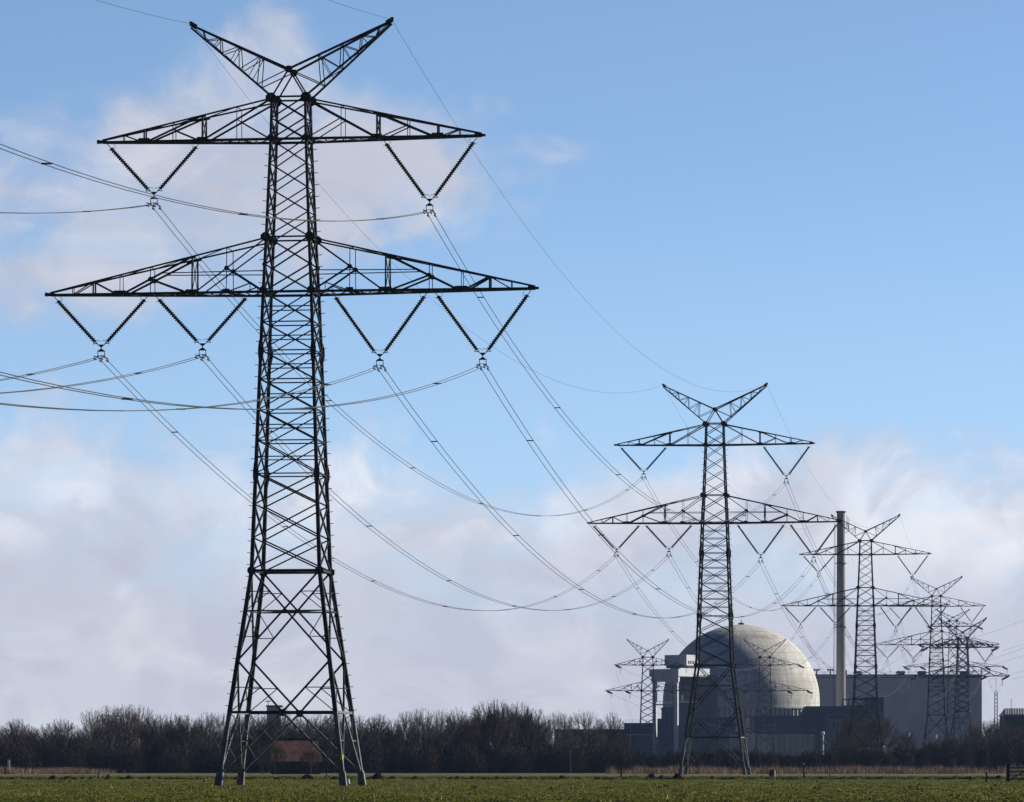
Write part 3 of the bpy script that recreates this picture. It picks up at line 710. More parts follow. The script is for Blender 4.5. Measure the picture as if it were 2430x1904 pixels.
mb = MB(); rz = Z(1400+.2752*1022, DY)
mb.lathe((0,0,rz-.35), (0,0,rz+.35), [(0, DR+.5), (1, DR+.5)], 96); mb.build('ring_ledge', PALE, dome)
mb = MB()
for k in range(96):
    q = 2*math.pi*k/96; p = Vector((math.cos(q)*(DR+.2), math.sin(q)*(DR+.2), 8)); mb.beam(p, (p.x, p.y, rz-.4), .35)
mb.build('wall_ribs', DARK, dome)
mb = MB(); mb.tube([(0,0,DZ+DR*.975-.2),(0,0,DZ+DR*.975+2.3)], .18, 6); mb.lathe((0,0,DZ+DR*.975-.1),(0,0,DZ+DR*.975+.9),[(0,1.3),(.7,1.3),(1,.6)],12); mb.build('roof_vent', DARK, dome)
mb = MB()
for k in range(14): mb.beam((-6+k*.95, -DR*.40, DZ+DR*.975*.905), (-6+k*.95+.6, -DR*.405, DZ+DR*.975*.905-.9), .16)
mb.build('crown_ladder', WHITE, dome)

# turbine hall
def blk(name, x0, x1, yt, Y, dep, m, label, cat='building', group=None, parts=True, zb=0):
    """a rectangular building whose front stands at distance Y"""
    xa, xb, zt = X(x0, Y), X(x1, Y), Z(yt, Y); e = empty(name, ((xa+xb)/2, Y, 0), 0, label, cat, group); w = (xb-xa)/2
    b = MB(); b.box((-w, 0, zb), (w, dep, zt)); b.build('wall', m, e)
    b = MB(); b.box((-w-.25, -.25, zt), (w+.25, dep+.25, zt+.55)); b.build('roof', DARK, e)
    if Y > 1500:
        q = random.Random(int(x0)); b = MB(); zz = zt+.55; nn = max(2, int(2*w/2.2))
        for i in range(nn+1): b.beam((-w+2*w*i/nn, .05, zz), (-w+2*w*i/nn, .05, zz+1.1), .07)
        b.beam((-w,.05,zz+1.1),(w,.05,zz+1.1),.07); b.beam((-w,.05,zz+.6),(w,.05,zz+.6),.05); b.build('roof_railing', HALL, e)
        for i in range(max(1, int(w/7))):
            xx = q.uniform(-w*.85, w*.75); b = MB(); b.beam((xx, -.16, 0), (xx, -.16, zt-.4), .22); b.beam((xx-.25, -.16, zt-.5), (xx+.25, -.16, zt-.5), .3); b.build('downpipe', PALE if i % 2 else HALL, e)
    return e, w, zt
HY = 2150.0
e, w, zt = blk('turbine_hall', 1870, 2330, 1603.5, HY, 60, HALL, 'long blue grey windowless hall behind the chimney and the far pylons')
b = MB()
for k in range(int(2*w/2.4)): b.beam((-w+1.2+k*2.4, -.06, 1), (-w+1.2+k*2.4, -.06, zt-.3), .14, .12)
b.build('cladding_ribs', HALL, e)
b = MB(); b.box((-w, -.12, zt-1.1), (w, -.003, zt-.75)); b.build('eaves_band', DARK, e)
for px, wd in ((2035.5, 19), (2137.5, 20), (2188, 20), (2288, 19)):
    b = MB(); cx = X(px, HY+20)-e.location.x; hw_ = wd/F*HY/2; zt2 = zt+.55
    b.add([(cx-hw_*.72,18,zt2),(cx+hw_*.72,18,zt2),(cx+hw_*.72,24,zt2),(cx-hw_*.72,24,zt2),(cx-hw_,17.5,zt2+1.2),(cx+hw_,17.5,zt2+1.2),(cx+hw_,24.5,zt2+1.2),(cx-hw_,24.5,zt2+1.2),
           (cx-hw_*.85,18,zt2+1.9),(cx+hw_*.85,18,zt2+1.9),(cx+hw_*.85,24,zt2+1.9),(cx-hw_*.85,24,zt2+1.9)],
          [(0,1,5,4),(1,2,6,5),(2,3,7,6),(3,0,4,7),(4,5,9,8),(5,6,10,9),(6,7,11,10),(7,4,8,11),(8,9,10,11),(3,2,1,0)]); b.build('roof_ventilator', DARK, e)
for px in (1937.5, 1969.5):
    b = MB(); cx = X(px, HY+10)-e.location.x; b.beam((cx,8,zt+.5), (cx,8,zt+2.6), .6); b.box((cx-1.5,7,zt+2.6), (cx+1.5,9,zt+3.1)); b.box((cx-1.2,7.2,zt+2.2),(cx-.7,8.8,zt+2.6)); b.box((cx+.7,7.2,zt+2.2),(cx+1.2,8.8,zt+2.6))
    b.build('roof_ventilator', DARK, e)
b = MB(); b.box((X(2008,HY)-e.location.x, 6, zt+.5), (X(2012,HY)-e.location.x, 8, zt+2.6)); b.build('roof_box', DARK, e)

# chimney
CY = 2080.0
ch = empty('chimney', (X(1995.5, CY), CY, 0), 0, 'tall slender grey concrete chimney with a ladder cage, right of the dome', 'chimney')
ztop = Z(1217, CY)
mb = MB(); mb.lathe((0,0,0), (0,0,ztop), [(0, 2.25), (.5, 2.0), (.97, 1.72), (.97, 1.78), (1, 1.78)], 40); 
CHM = mat('chimney_concrete', (.26,.25,.24), (.19,.185,.18), .25, .9, stretch=(1,1,.15)); mb.build('shaft', CHM, ch, smooth=False)
mb = MB(); mb.lathe((0,0,ztop-.1), (0,0,ztop+.7), [(0, 1.95), (.5, 2.2), (1, 2.2)], 32); mb.build('cap', DARK, ch)
for zp in (.55, .80):
    mb = MB(); mb.lathe((0,0,ztop*zp), (0,0,ztop*zp+.3), [(0, 2.55), (1, 2.55)], 24); mb.build('platform', DARK, ch)
mb = MB()
for k in range(3): mb.beam((2.6+k*.5, 0, ztop-7), (2.6+k*.5, 0, ztop-1-.8*k), .14)
mb.beam((1.6,0,ztop-7),(3.9,0,ztop-7),.2); mb.beam((1.6,0,ztop-9),(3.4,0,ztop-8.2),.2); mb.build('aerials', DARK, ch)
mb = MB(); z = 20
while z < ztop-6:
    xo = lambda zz: -(lerp(2.25, 1.78, zz/ztop)+.25)
    mb.beam((xo(z)-.9,-.3,z), (xo(z),-.3,z), .09); mb.beam((xo(z)-.9,.3,z), (xo(z),.3,z), .09); mb.beam((xo(z)-.9,-.3,z),(xo(z)-.9,.3,z+1.2),.08); mb.beam((xo(z)-.9,-.3,z),(xo(z)-.1,-.3,z+1.2),.07)
    z += 1.2
mb.beam((-(2.05)-.25-.9,-.3,20),(-(1.78)-.25-.9,-.3,ztop-6),.11); mb.beam((-(2.05)-.25-.9,.3,20),(-(1.78)-.25-.9,.3,ztop-6),.11)
mb.build('ladder_cage', DARK, ch)

# dark buildings before the hall
AY = 1960.0
e = empty('machine_house', (X(1960, AY), AY, 0), 0, 'low dark navy building with a slanting left end between the dome and the third pylon', 'building')
ox = e.location.x; zt = Z(1679, AY); xl = X(1915, AY)-ox; xr = X(2052, AY)-ox; xs = X(1893, AY)-ox
b = MB(); z1 = Z(1712, AY)
b.add([(xs,0,0),(xr,0,0),(xr,0,zt),(xl,0,zt),(xs,0,z1),(xs,22,0),(xr,22,0),(xr,22,zt),(xl,22,zt),(xs,22,z1)], [(0,1,2,3,4),(9,8,7,6,5),(0,5,6,1),(1,6,7,2),(2,7,8,3),(3,8,9,4),(4,9,5,0)]); b.build('wall', DARK, e)
b = MB(); b.box((xl-.2,-.3,zt),(xr+.3,22.3,zt+.5)); b.build('roof', NAVY, e)
b = MB(); b.box((X(1936,AY)-ox,-.10,Z(1700,AY)),(X(1950,AY)-ox,-.02,Z(1740,AY))); b.build('door', NAVY, e)
e, w, zt = blk('block_house', 2051, 2097, 1658, 1975, 24, NAVY, 'square dark blue block rising behind the third pylon above the low navy building')
b = MB(); b.beam((-w-9,0,zt-.4),(-w,0,zt-.4),.5); b.beam((-w-9,0,2),(-w-9,0,zt),.5); b.beam((-w-6.5,0,2),(-w-6.5,0,zt-.6),.4); b.beam((-w-9,0,zt-3),(-w,0,zt-3),.3); b.build('pipe_frame', DARK, e)
e, w, zt = blk('annex_building', 1963, 2022, 1705, 1940, 14, wallm('slate_cladding', (.12,.13,.16)), 'lower slate grey annex before the dark navy building')
b = MB()
for k in range(4): b.box((-w+2+k*2.2, -.08, zt-4), (-w+3.2+k*2.2, -.02, zt-1.5))
b.build('windows', BLACKG, e)
e, w, zt = blk('flat_building', 1790, 1901, 1702, 1955, 30, wallm('navy_cladding', (.06,.085,.15)), 'flat deep blue building at the foot of the dome on its right side')
b = MB(); b.box((-w+5, -.08, zt-3.6), (-w+9, -.02, zt-3.1)); b.build('sign_band', PALE, e)
e, w, zt = blk('storage_building', 1737, 1934, 1742, 1860, 16, PALE, 'long low pale panel building in front of the dome foot')
b = MB()
for k in range(18): b.box((-w+1.6*k+.7*k, -.1, 1), (-w+1.6*k+.7*k+.16, -.01, zt-.5))
b.build('panel_joints', DARK, e)
b = MB()
for k in range(7): b.box((-w+2+k*4.4, -.07, 1.0), (-w+4.6+k*4.4, -.015, 4.2))
b.build('gates', NAVY, e)
e, w, zt = blk('stair_tower', 1769.5, 1778, 1703, 1850, 2.5, WHITE, 'narrow white stair tower behind the right leg of the second pylon')
b = MB(); b.box((-w+.1,-.05,zt-4.6),(w-.1,-.01,zt-4.1)); b.box((-w+.2,-.05,zt-6),(w-.2,-.01,zt-5.2)); b.build('window', BLACKG, e)
# reactor annex left of the dome
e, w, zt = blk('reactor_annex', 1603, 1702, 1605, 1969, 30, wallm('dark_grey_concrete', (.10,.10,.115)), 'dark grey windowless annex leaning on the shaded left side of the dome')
b = MB(); b.box((-w-.1,-1.2,zt-11.0),(0.2,-.02,zt-10.5)); b.build('platform', WHITE, e)
b = MB()
for k in range(9): b.beam((-w+k*1.0,-1.1,zt-10.5),(-w+k*1.0,-1.1,zt-9.3),.09)
b.beam((-w,-1.1,zt-9.3),(-w+8.2,-1.1,zt-9.3),.09); b.beam((-w,-1.1,zt-9.9),(-w+8.2,-1.1,zt-9.9),.06); b.build('railing', PALE, e)
b = MB(); b.box((-w+2.3,-1.0,zt-10.5),(-w+3.4,-.1,zt-7.9)); b.build('cabinet', WHITE, e)
b = MB(); b.box((-w+.8,-.1,zt-4.3),(-w+8,-.02,zt-.6)); b.build('louvre', BLACKG, e)
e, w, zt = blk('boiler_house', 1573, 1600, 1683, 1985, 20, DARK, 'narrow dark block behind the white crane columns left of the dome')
b = MB(); b.box((-w-4.0,2,0),(-w-.003,16,zt-4)); b.build('lean_to', NAVY, e)
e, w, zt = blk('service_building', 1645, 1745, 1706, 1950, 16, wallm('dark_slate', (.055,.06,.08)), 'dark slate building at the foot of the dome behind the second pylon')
b = MB(); 
for k in range(3): b.box((-w+2+k*5.5,-.08,1.2),(-w+4.5+k*5.5,-.02,zt-3))
b.build('gates', BLACKG, e)
e, w, zt = blk('workshop_building', 1484, 1549, 1719.5, 1700, 20, NAVY, 'low dark blue workshop below the pylon left of the dome')
b = MB(); b.box((-w-.3,-1.4,Z(1745,1700)),(w,-.02,Z(1743,1700))); b.build('canopy', PALE, e)
b = MB()
for k in range(3): b.box((-w+1.2+k*2.9,-.08,2),(-w+3.2+k*2.9,-.02,5.5))
b.build('window', BLACKG, e)
e, w, zt = blk('long_shed', 1318, 1484, 1735.5, 1300, 14, wallm('shed_wall', (.04,.036,.034)), 'long flat roofed dark shed behind the bare trees left of the power station')
# crane gantry
TH = R(35)
g = empty('cask_crane', (X(1610, 1950), 1950, 0), -TH, 'big white portal crane on two tall legs left of the dome, its right side sunlit', 'crane')
s = 1950/F; zt1, zb1, zb2 = Z(1587.5,1950), Z(1605,1950), Z(1618,1950); Fw = 14.5; Sd = 24.0
b = MB(); b.box((-Fw,0,zb1+.02),(0,1.6,zt1)); b.build('front_beam', CRANE, g)
b = MB(); b.box((-Fw+.8,.25,zb2),(-.25,1.35,zb1+.016)); b.build('sill_beam', CRANE, g)
b = MB(); b.box((-1.5,1.604,zb1),(0,Sd,zt1+.4)); b.build('side_beam', CRANE, g)
b = MB(); b.box((-Fw,1.604,zb1),(-Fw+1.5,Sd*.3,zt1)); b.build('side_beam', CRANE, g)
for x0 in (-Fw+1.2, -2.7):
    b = MB(); b.beam((x0+1.1,.8,0),(x0+1.1,.8,zb2), 1.75, 1.0); b.build('column', CRANE, g)
zu0, zu1 = Z(1579,1950), Z(1553.5,1950)
b = MB(); b.box((-10.4,5.4,zu0),(.5,15.5,zu1)); b.build('trolley_house', CRANE, g)
b = MB(); b.box((-10.0,6.0,zt1+.41),(.1,14.8,zu0-.005)); b.build('trolley_frame', DARK, g)
b = MB()
for k in range(6): b.box((.504,6.6+k*1.3,zu0+.7),(.56,7.3+k*1.3,zu0+2.0))
b.build('windows', BLACKG, g)
b = MB(); b.beam((-Fw+2,.7,Z(1672,1950)),(-2.7,.7,Z(1672,1950)),.5); 
for k in range(6): b.beam((-Fw+3.4+k*1.4,.7,Z(1672,1950)),(-Fw+3.4+k*1.4,.7,Z(1664,1950)),.12)
b.beam((-Fw+2.5,.7,Z(1664,1950)),(-3,.7,Z(1664,1950)),.12); b.build('walkway', PALE, g)

# brick barn between the legs of the first pylon
BY = 760.0
bn = empty('barn', (X(702, BY), BY, 0), R(3), 'old barn with a patchy red tiled roof seen between the legs of the nearest pylon', 'barn')
bw = 78/F*BY/2*1.5; ze, zr = Z(1805,BY), Z(1753.5,BY)
b = MB(); b.box((-bw,0,0),(bw,9,ze)); b.build('wall', BRICK, bn)
b = MB(); b.add([(-bw-.4,-.4,ze-.15),(bw+.4,-.4,ze-.15),(bw-.6,4.5,zr),(-bw+.6,4.5,zr),(-bw-.4,9.4,ze-.15),(bw+.4,9.4,ze-.15)], [(0,1,2,3),(3,2,5,4),(0,3,4),(1,5,2),(0,4,5,1)]); rf = b.build('roof', ROOFR, bn)
b = MB(); b.beam((-bw+.6,4.5,zr+.05),(bw-.6,4.5,zr+.05),.22); b.build('ridge', BRICK, rf)
b = MB(); b.box((-.6,-.06,.02),(1.5,-.01,2.2)); b.build('door', WOOD, bn)
for x0 in (-2.4, 2.4):
    b = MB(); b.box((x0,-.06,1),(x0+.8,-.01,1.9)); b.build('window', BLACKG, bn)
e, w, zt = blk('flat_roof_block', 633, 666, 1678, 1500, 12, HALL, 'pale grey flat roofed block showing over the wood behind the nearest pylon')
b = MB(); b.tube([(-w+.4,1,zt+.5),(-w+.4,1,zt+2.0)], .12, 5); b.box((-w-.4,.6,zt+1.7),(-w+1.2,1.4,zt+2.0)); b.build('aerial', DARK, e)
for px, Y, h_, kd, lab in ((652, 742, 5.2, 'olive', 'low bushy tree hiding the left end of the red barn roof'), (738, 745, 4.2, 'reddish', 'small bushy tree before the right end of the red barn'), (622, 748, 4.6, 'round brown', 'dark bushy tree left of the barn between the pylon legs')):
    SMALL.append((px, Y, h_, kd, lab))
# far right
e, w, zt = blk('striped_roof_building', 2384, 2475, 1700, 1400, 14, DARK, 'dark building with a bright ribbed metal roof at the right edge above the trees')
b = MB(); zr = Z(1681, 1400); b.add([(-w-.4,-.5,zt+.02),(w+.4,-.5,zt+.02),(w+.4,3.2,zr),(-w+.3,3.2,zr),(-w-.4,14,zt+.02),(w+.4,14,zt+.02)], [(0,1,2,3),(3,2,5,4),(0,3,4),(1,5,2),(0,4,5,1)]); rf = b.build('ribbed_roof', mat('roof_metal', (.25,.25,.26), None, 2, .5), e)
b = MB()
for k in range(int(2*w/.75)): b.beam((-w+.3+k*.75,-.5,zt+.12),(-w+.7+k*.75*.985,3.1,zr+.08),.30,.10); 
b.build('roof_ribs', WHITE, rf)
def mast(px, y0, y1, Y, label, wd=7.5):
    e = empty('lattice_mast', (X(px,Y), Y, 0), 0, label, 'mast'); h = Z(y0, Y); zs = Z(y0+45*0, Y); r = wd/F*Y/2; b = MB()
    for sx in (-1,1):
        for sy in (-1,1): b.beam((sx*r*1.15,sy*r*1.15,0),(sx*r*.85,sy*r*.85,h),.10)
    z = 0; k = 0
    while z < h-1.2:
        for sy in (-1,1): b.beam((-r,sy*r,z),(r,sy*r,z+1.2),.06); b.beam((r,sy*r,z),(-r,sy*r,z+1.2),.06)
        z += 1.2
    b.build('frame', DARK, e); b = MB(); b.beam((0,0,h-.5),(0,0,h+4.6),.10); b.beam((-r,0,h),(0,0,h+.9),.1); b.beam((r,0,h),(0,0,h+.9),.1); b.build('spire', DARK, e)
mast(2363.5, 1645, 1720, 1500, 'thin lattice radio mast standing between the hall and the ribbed roof building')
def pole(name, px, y0, Y, r, label, cat, m=DARK, head=None, group=None, y1=None):
    e = empty(name, (X(px,Y), Y, 0), 0, label, cat, group); h = Z(y0, Y); b = MB(); b.tube([(0,0,0),(0,0,h)], [r, r*.7], 6); b.build('pole', m, e)
    if head: b = MB(); b.box((-head*.5,-head*.4,h-head*.3),(head*.9,head*.4,h+head*.4)); b.build('lamp_head', WHITE, e)
    return e
pole('flagpole', 2399.6, 1658, 1380, .10, 'thin pole above the ribbed metal roof at the right edge', 'pole')
LG = 'lamp posts of the power station'
for px, y0, Y, lab in ((1787,1741,1300,'lamp post with a pale head before the long panel building, right of the second pylon'), (1839,1761,1250,'lamp post before the pale panel building, second one right of the second pylon'),
                   (1870,1766,1250,'lamp post before the pale panel building, third right of the second pylon'), (1897,1766,1250,'lamp post before the pale panel building, fourth right of the second pylon'),
                   (1981,1746,1400,'lamp post in front of the slate annex left of the third pylon'), (2174,1740,1350,'lamp post at the switchyard between third and fourth pylon'), (2188,1738,1350,'taller lamp post beside the fourth pylon')):
    pole('lamp_post', px, y0, Y, .09, lab, 'lamp post', GALV, .45, LG)
e = empty('light_mast', (X(1952.5,1300),1300,0), 0, 'stout white mast gleaming in the sun before the dark navy building', 'mast'); b = MB(); h = Z(1745,1300); b.tube([(0,0,0),(0,0,h)],[.35,.28],10); b.build('pole', WHITE, e)
b = MB(); b.lathe((0,0,h),(0,0,h+1.0),[(0,.3),(.3,.55),(.8,.55),(1,.2)],10); b.build('lamp_head', WHITE, e); b = MB(); b.beam((.2,0,h-1.5),(1.1,0,h-2.2),.25); b.build('bracket', WHITE, e)
# curved street lamp in front of the wood
e = empty('street_lamp', (X(1354,790),790,0), 0, 'slim curved street lamp in front of the dark wood, left of the power station', 'street lamp'); h = Z(1782,790)
b = MB(); b.tube([(0,0,0),(0,0,h),(.25,0,h+.55),(.8,0,h+.95)], [.07,.06,.05,.05], 6); b.build('pole', GALV, e); b = MB(); b.box((.55,-.12,h+.88),(1.25,.12,h+1.02)); b.build('lamp_head', GALV, e)
e = empty('marker_post', (X(20.5,790),790,0), 0, 'white marker post with a small cap before the wood at the left edge', 'post'); b = MB(); b.box((-.2,-.1,0),(.2,.1,Z(1812,790)+.6)); b.build('post', WHITE, e); b = MB(); b.box((-.32,-.15,Z(1812,790)+.62),(.32,.15,Z(1803,790))); b.build('cap', WHITE, e)
# switchyard equipment between third and fourth pylon
e = empty('switchyard_gantry', (X(2175,1700),1700,0), 0, 'small steel switchyard frame low in front of the blue grey hall', 'gantry'); b = MB(); zt = Z(1712,1700)
for px in (2160, 2175, 2190):
    x0 = X(px,1700)-e.location.x; b.beam((x0-.5,0,0),(x0-.5,0,zt),.22); b.beam((x0+.5,0,0),(x0+.5,0,zt),.22); b.beam((x0,0,zt),(x0,0,zt+3.4),.14)
    for k in range(12): b.beam((x0-.5,0,k*1.3),(x0+.5,0,k*1.3+1.3),.12)
b.build('frame', BLUE_GREY, e); b = MB()
for z in (zt-4.5, zt-1.6): b.beam((X(2155,1700)-e.location.x,0,z),(X(2195,1700)-e.location.x,0,z),.45)
b.build('crossbeam', BLUE_GREY, e)
for i, (px, py, Y) in enumerate(((2157,1741,1300),(2202,1762,1300),(2222,1746,1300),(2223,1770,1280),(2229.5,1768,1280),(2275,1763,1290),(2224,1776,1280))):
    e = empty('post_insulator', (X(px,Y),Y,0), 0, f'white switchgear insulator on a steel post, {["beside the lamp posts left of the fourth pylon","left of the fourth pylon among shrubs","highest one inside the fourth pylon legs","middle one inside the fourth pylon legs","rightmost of the trio inside the fourth pylon legs","between the legs of the heavy strain pylon","lowest one inside the fourth pylon legs"][i]}', 'insulator', 'switchgear insulators'); h = Z(py,Y)
    b = MB(); b.beam((0,0,0),(0,0,h-.9),.28); b.build('post', BLUE_GREY, e); b = MB(); b.lathe((0,0,h-.9),(0,0,h+.3),[(0,.16),(.2,.3),(.25,.16),(.45,.3),(.5,.16),(.7,.3),(.75,.16),(1,.32)],8); b.build('insulator', WHITE, e)

# ------------------------------------------------------------------ fence posts, gate, crate
FG = 'fence posts along the ditch'
for px, y0, y1, w, lab in ((232.6,1832,1848,3,'thin dark fence post alone at the left, before the wood'), (1474,1825,1846,4,'dark fence post before the reeds, left of the second pylon'), (1907.5,1816,1845,4,'tall thin fence post with a pale top right of the second pylon'),
                        (2340.5,1833,1856,4,'short dark fence post left of the wooden gate'), (12,1822,1838,3.5,'reddish brown fence post at the left edge'), (775,1822,1843,2.5,'thin stake seen between the right feet of the nearest pylon'), (1968,1818,1843,2,'slight stake in the reeds before the third pylon')):
    Y = F*EYE/(y1-HOR); e = empty('fence_post', (X(px,Y),Y,0), 0, lab, 'fence post', FG); h = Z(y0,Y); b = MB(); ww = w/F*Y*.5
    b.beam((0,0,-.1),(.02,0,h), ww*2, ww*1.6, w1=ww*1.7, d1=ww*1.4); b.build('post', WOOD, e)
    if px == 1907.5: b = MB(); b.box((-ww,-ww,h),(ww*1.1,ww,h+.25)); b.build('cap', WHITE, e)
    else: b = MB(); b.beam((-.01,-ww*.7,h*.75),(ww*1.6,-ww*.7,h*.75),.04); b.build('wire_staple', GALV, e)
GY = 447.0
g = empty('field_gate', (X(2392,GY),GY,0), R(-4), 'dark wooden field gate with a thick post at the lower right edge', 'gate')
b = MB(); b.box((-.16,-.13,-.1),(.16,.13,Z(1814,GY))); b.build('post', WOOD, g)
for z, hh in ((.22,.13),(.62,.12),(.95,.11),(1.30,.12)):
    b = MB(); b.box((.17,-.04,z-hh/2),(3.6,.04,z+hh/2)); b.build('rail', WOOD, g)
b = MB(); b.beam((.25,.07,.25),(2.2,.07,1.28),.1); b.build('brace', WOOD, g)
b = MB(); b.box((3.6,-.13,-.1),(3.9,.13,1.6)); b.build('post', WOOD, g)
BX = 600.0
e = empty('water_trough', (X(1833,BX),BX,0), R(-12), 'small dark box with sunlit right side in the grass right of the second pylon', 'trough')
b = MB(); b.add([(-.36,-.3,0),(.36,-.3,0),(.36,.4,0),(-.36,.4,0),(-.42,-.34,.82),(.30,-.34,.86),(.30,.4,.86),(-.42,.4,.82)], [(0,1,5,4),(1,2,6,5),(2,3,7,6),(3,0,4,7),(3,2,1,0),(4,5,6,7)]); b.build('body', mat('trough_paint', (.10,.10,.11), (.5,.5,.48), 1.2, .7, lo=.55, hi=.6), e)
b = MB(); b.box((-.46,-.38,.865),(.36,.44,.92)); b.build('rim', DARK, e)
e = empty('salt_lick', (X(827,400),400,0), 0, 'small pale upright stone in the grass between the right feet of the nearest pylon', 'marker stone'); b = MB(); b.lathe((0,0,-.05),(-.03,0,.42),[(0,.13),(.5,.12),(.9,.09),(1,.03)],8); b.build('stone', WHITE, e)

# ------------------------------------------------------------------ trees
def make_tree(seed, H, spread, twigm, dens=1.0, upright=.55, lowest=.18):
    """trunk and limbs fan out to an uneven domed crown of fine upward twigs"""
    r = random.Random(seed); g = np.random.default_rng(seed); tr = MB(); R0 = H*.016
    cz = H*lerp(.50, .56, upright); rz_ = H*.97-cz; rx = spread/2; lump = [(r.uniform(0,6.28), r.uniform(.2,1.2), r.uniform(-.16,.14)) for _ in range(9)]
    def env(d):        # radius of the crown in direction d
        e = 1/math.sqrt((d.x/rx)**2 + (d.y/rx)**2 + (d.z/(rz_ if d.z > 0 else rz_*.75))**2)
        k = 1.0
        for a, el, am in lump:
            q = Vector((math.cos(a)*math.cos(el), math.sin(a)*math.cos(el), math.sin(el))); k += am*max(0, d.dot(q))**6
        return e*k*r.uniform(.90, 1.03)
    O = Vector((0, 0, cz)); tk = [Vector((0,0,-.2)), Vector((r.gauss(0,.08), r.gauss(0,.08), H*.2)), Vector((r.gauss(0,.15), r.gauss(0,.15), H*.42)), Vector((r.gauss(0,.2), r.gauss(0,.2), H*.68))]
    tr.tube(tk, [R0*1.25, R0*.95, R0*.7, R0*.3], 7, cap=False)
    S0=[]; S1=[]; r0=[]; r1=[]; TP=[]; TD=[]; TL=[]
    nl = 15
    for i in range(nl):
        f = i/(nl-1); el = lerp(-.35, 1.35, f**.8) ; az = i*2.4+r.uniform(-.3,.3); d = Vector((math.cos(az)*math.cos(el), math.sin(az)*math.cos(el), math.sin(el)))
        E = O + d*env(d)*.62; b0 = Vector((0,0,lerp(H*lowest, H*.5, f))); m_ = b0.lerp(E, .5) + Vector((d.x*.3, d.y*.3, -.2-.3*(1-f)))
        L_ = [b0, b0.lerp(m_,.5)+Vector((0,0,.1)), m_, m_.lerp(E,.5)+Vector((d.x,d.y,0))*.1, E]; tr.tube(L_, [R0*.45, R0*.38, R0*.30, R0*.2, R0*.12], 5, cap=False)
        nb = int(14*dens)
        for k in range(nb):
            dd = (d + Vector((r.gauss(0,.33), r.gauss(0,.33), r.gauss(.05,.30)))).normalized(); tip = O + dd*env(dd)
            if tip.z < .8: continue
            t_ = r.uniform(.35, 1)*4; q = min(3, int(t_)); st = L_[q].lerp(L_[q+1], t_-q)
            c1 = st.lerp(tip, .45) + Vector((0,0,-.12*(tip-st).length*(1-upright*.5))) + Vector((r.gauss(0,.12), r.gauss(0,.12), 0)); pts = [st, st.lerp(c1,.55), c1, c1.lerp(tip,.55), tip]; n_ = len(pts)-1
            for a in range(n_):
                S0.append(tuple(pts[a])); S1.append(tuple(pts[a+1])); r0.append(lerp(.035,.012,a/n_)*H/13); r1.append(lerp(.035,.012,(a+1)/n_)*H/13)
            LL = (tip-st).length
            for w_ in range(int(15*dens**.5)):
                u_ = r.uniform(.15,.98)*n_; a = min(n_-1,int(u_)); p = pts[a].lerp(pts[a+1], u_-a); bd = (pts[a+1]-pts[a]).normalized()
                td = (bd*.85 + Vector((r.gauss(0,.42), r.gauss(0,.42), r.gauss(.30*upright+.1,.28)))).normalized(); TP.append(tuple(p)); TD.append(tuple(td)); TL.append(lerp(.95,.38,u_/n_)*r.uniform(.7,1.25)*H/13)
    S0=np.array(S0); S1=np.array(S1); r0=np.array(r0); r1=np.array(r1); P0=np.array(TP); DD=np.array(TD); L=np.array(TL); vs, ts = [], []
    ax = S1-S0; W = np.cross(ax, g.normal(0,1,S0.shape)); W /= np.linalg.norm(W,axis=1)[:,None]+1e-9; W2 = np.cross(ax, W); W2 /= np.linalg.norm(W2,axis=1)[:,None]+1e-9
    ring = lambda c, rr: [c+W*rr[:,None], c-W*(rr*.5)[:,None]+W2*(rr*.87)[:,None], c-W*(rr*.5)[:,None]-W2*(rr*.87)[:,None]]
    v = np.stack(ring(S0,r0)+ring(S1,r1), 1).reshape(-1,3); base = np.arange(len(S0))[:,None]*6
    vs.append(v); ts.append(np.concatenate([base+np.array(q)[None] for q in ((0,1,4),(0,4,3),(1,2,5),(1,5,4),(2,0,3),(2,3,5))])); off = len(v)
    def slivers(P, D, Ln, w):
        nonlocal off
        W = np.cross(D, g.normal(0,1,P.shape)); W /= np.linalg.norm(W,axis=1)[:,None]+1e-9
        v = np.stack([P-W*w, P+W*w, P+D*Ln[:,None]], 1).reshape(-1,3); vs.append(v); ts.append(np.arange(len(v)).reshape(-1,3)+off); off += len(v)
    slivers(P0, DD, L, .013)
    for f_ in (.25,.5,.7):
        dq = DD*.8 + g.normal(0,.5,DD.shape) + np.array([0,0,.15]); dq /= np.linalg.norm(dq,axis=1)[:,None]; slivers(P0+DD*(L*f_)[:,None], dq, L*.6, .011)
    V = np.concatenate(vs); T = np.concatenate(ts)
    return tr.mesh('trunk', BARK), np_mesh('crown', V, T, twigm), (V, T), H
KINDS = {
 'round brown': make_tree(1, 13, 9.0, TWIG_A, 1.0, .45), 'tall grey': make_tree(2, 14, 6.5, TWIG_B, .8, .95), 'broad grey': make_tree(3, 12, 10, TWIG_B, .8, .5),
 'dense brown': make_tree(4, 12, 8, TWIG_A, 1.4, .55), 'olive': make_tree(5, 12, 8.5, TWIG_C, 1.3, .5), 'narrow brown': make_tree(6, 14, 5, TWIG_A, 1.1, 1.2), 'reddish': make_tree(7, 13, 10, TWIG_D, 1.5, .45)}
words = {'round brown':'round crowned brown', 'tall grey':'upright grey twigged', 'broad grey':'broad pale grey', 'dense brown':'thickly twigged brown', 'olive':'olive brown', 'narrow brown':'narrow upright brown', 'reddish':'reddish brown'}
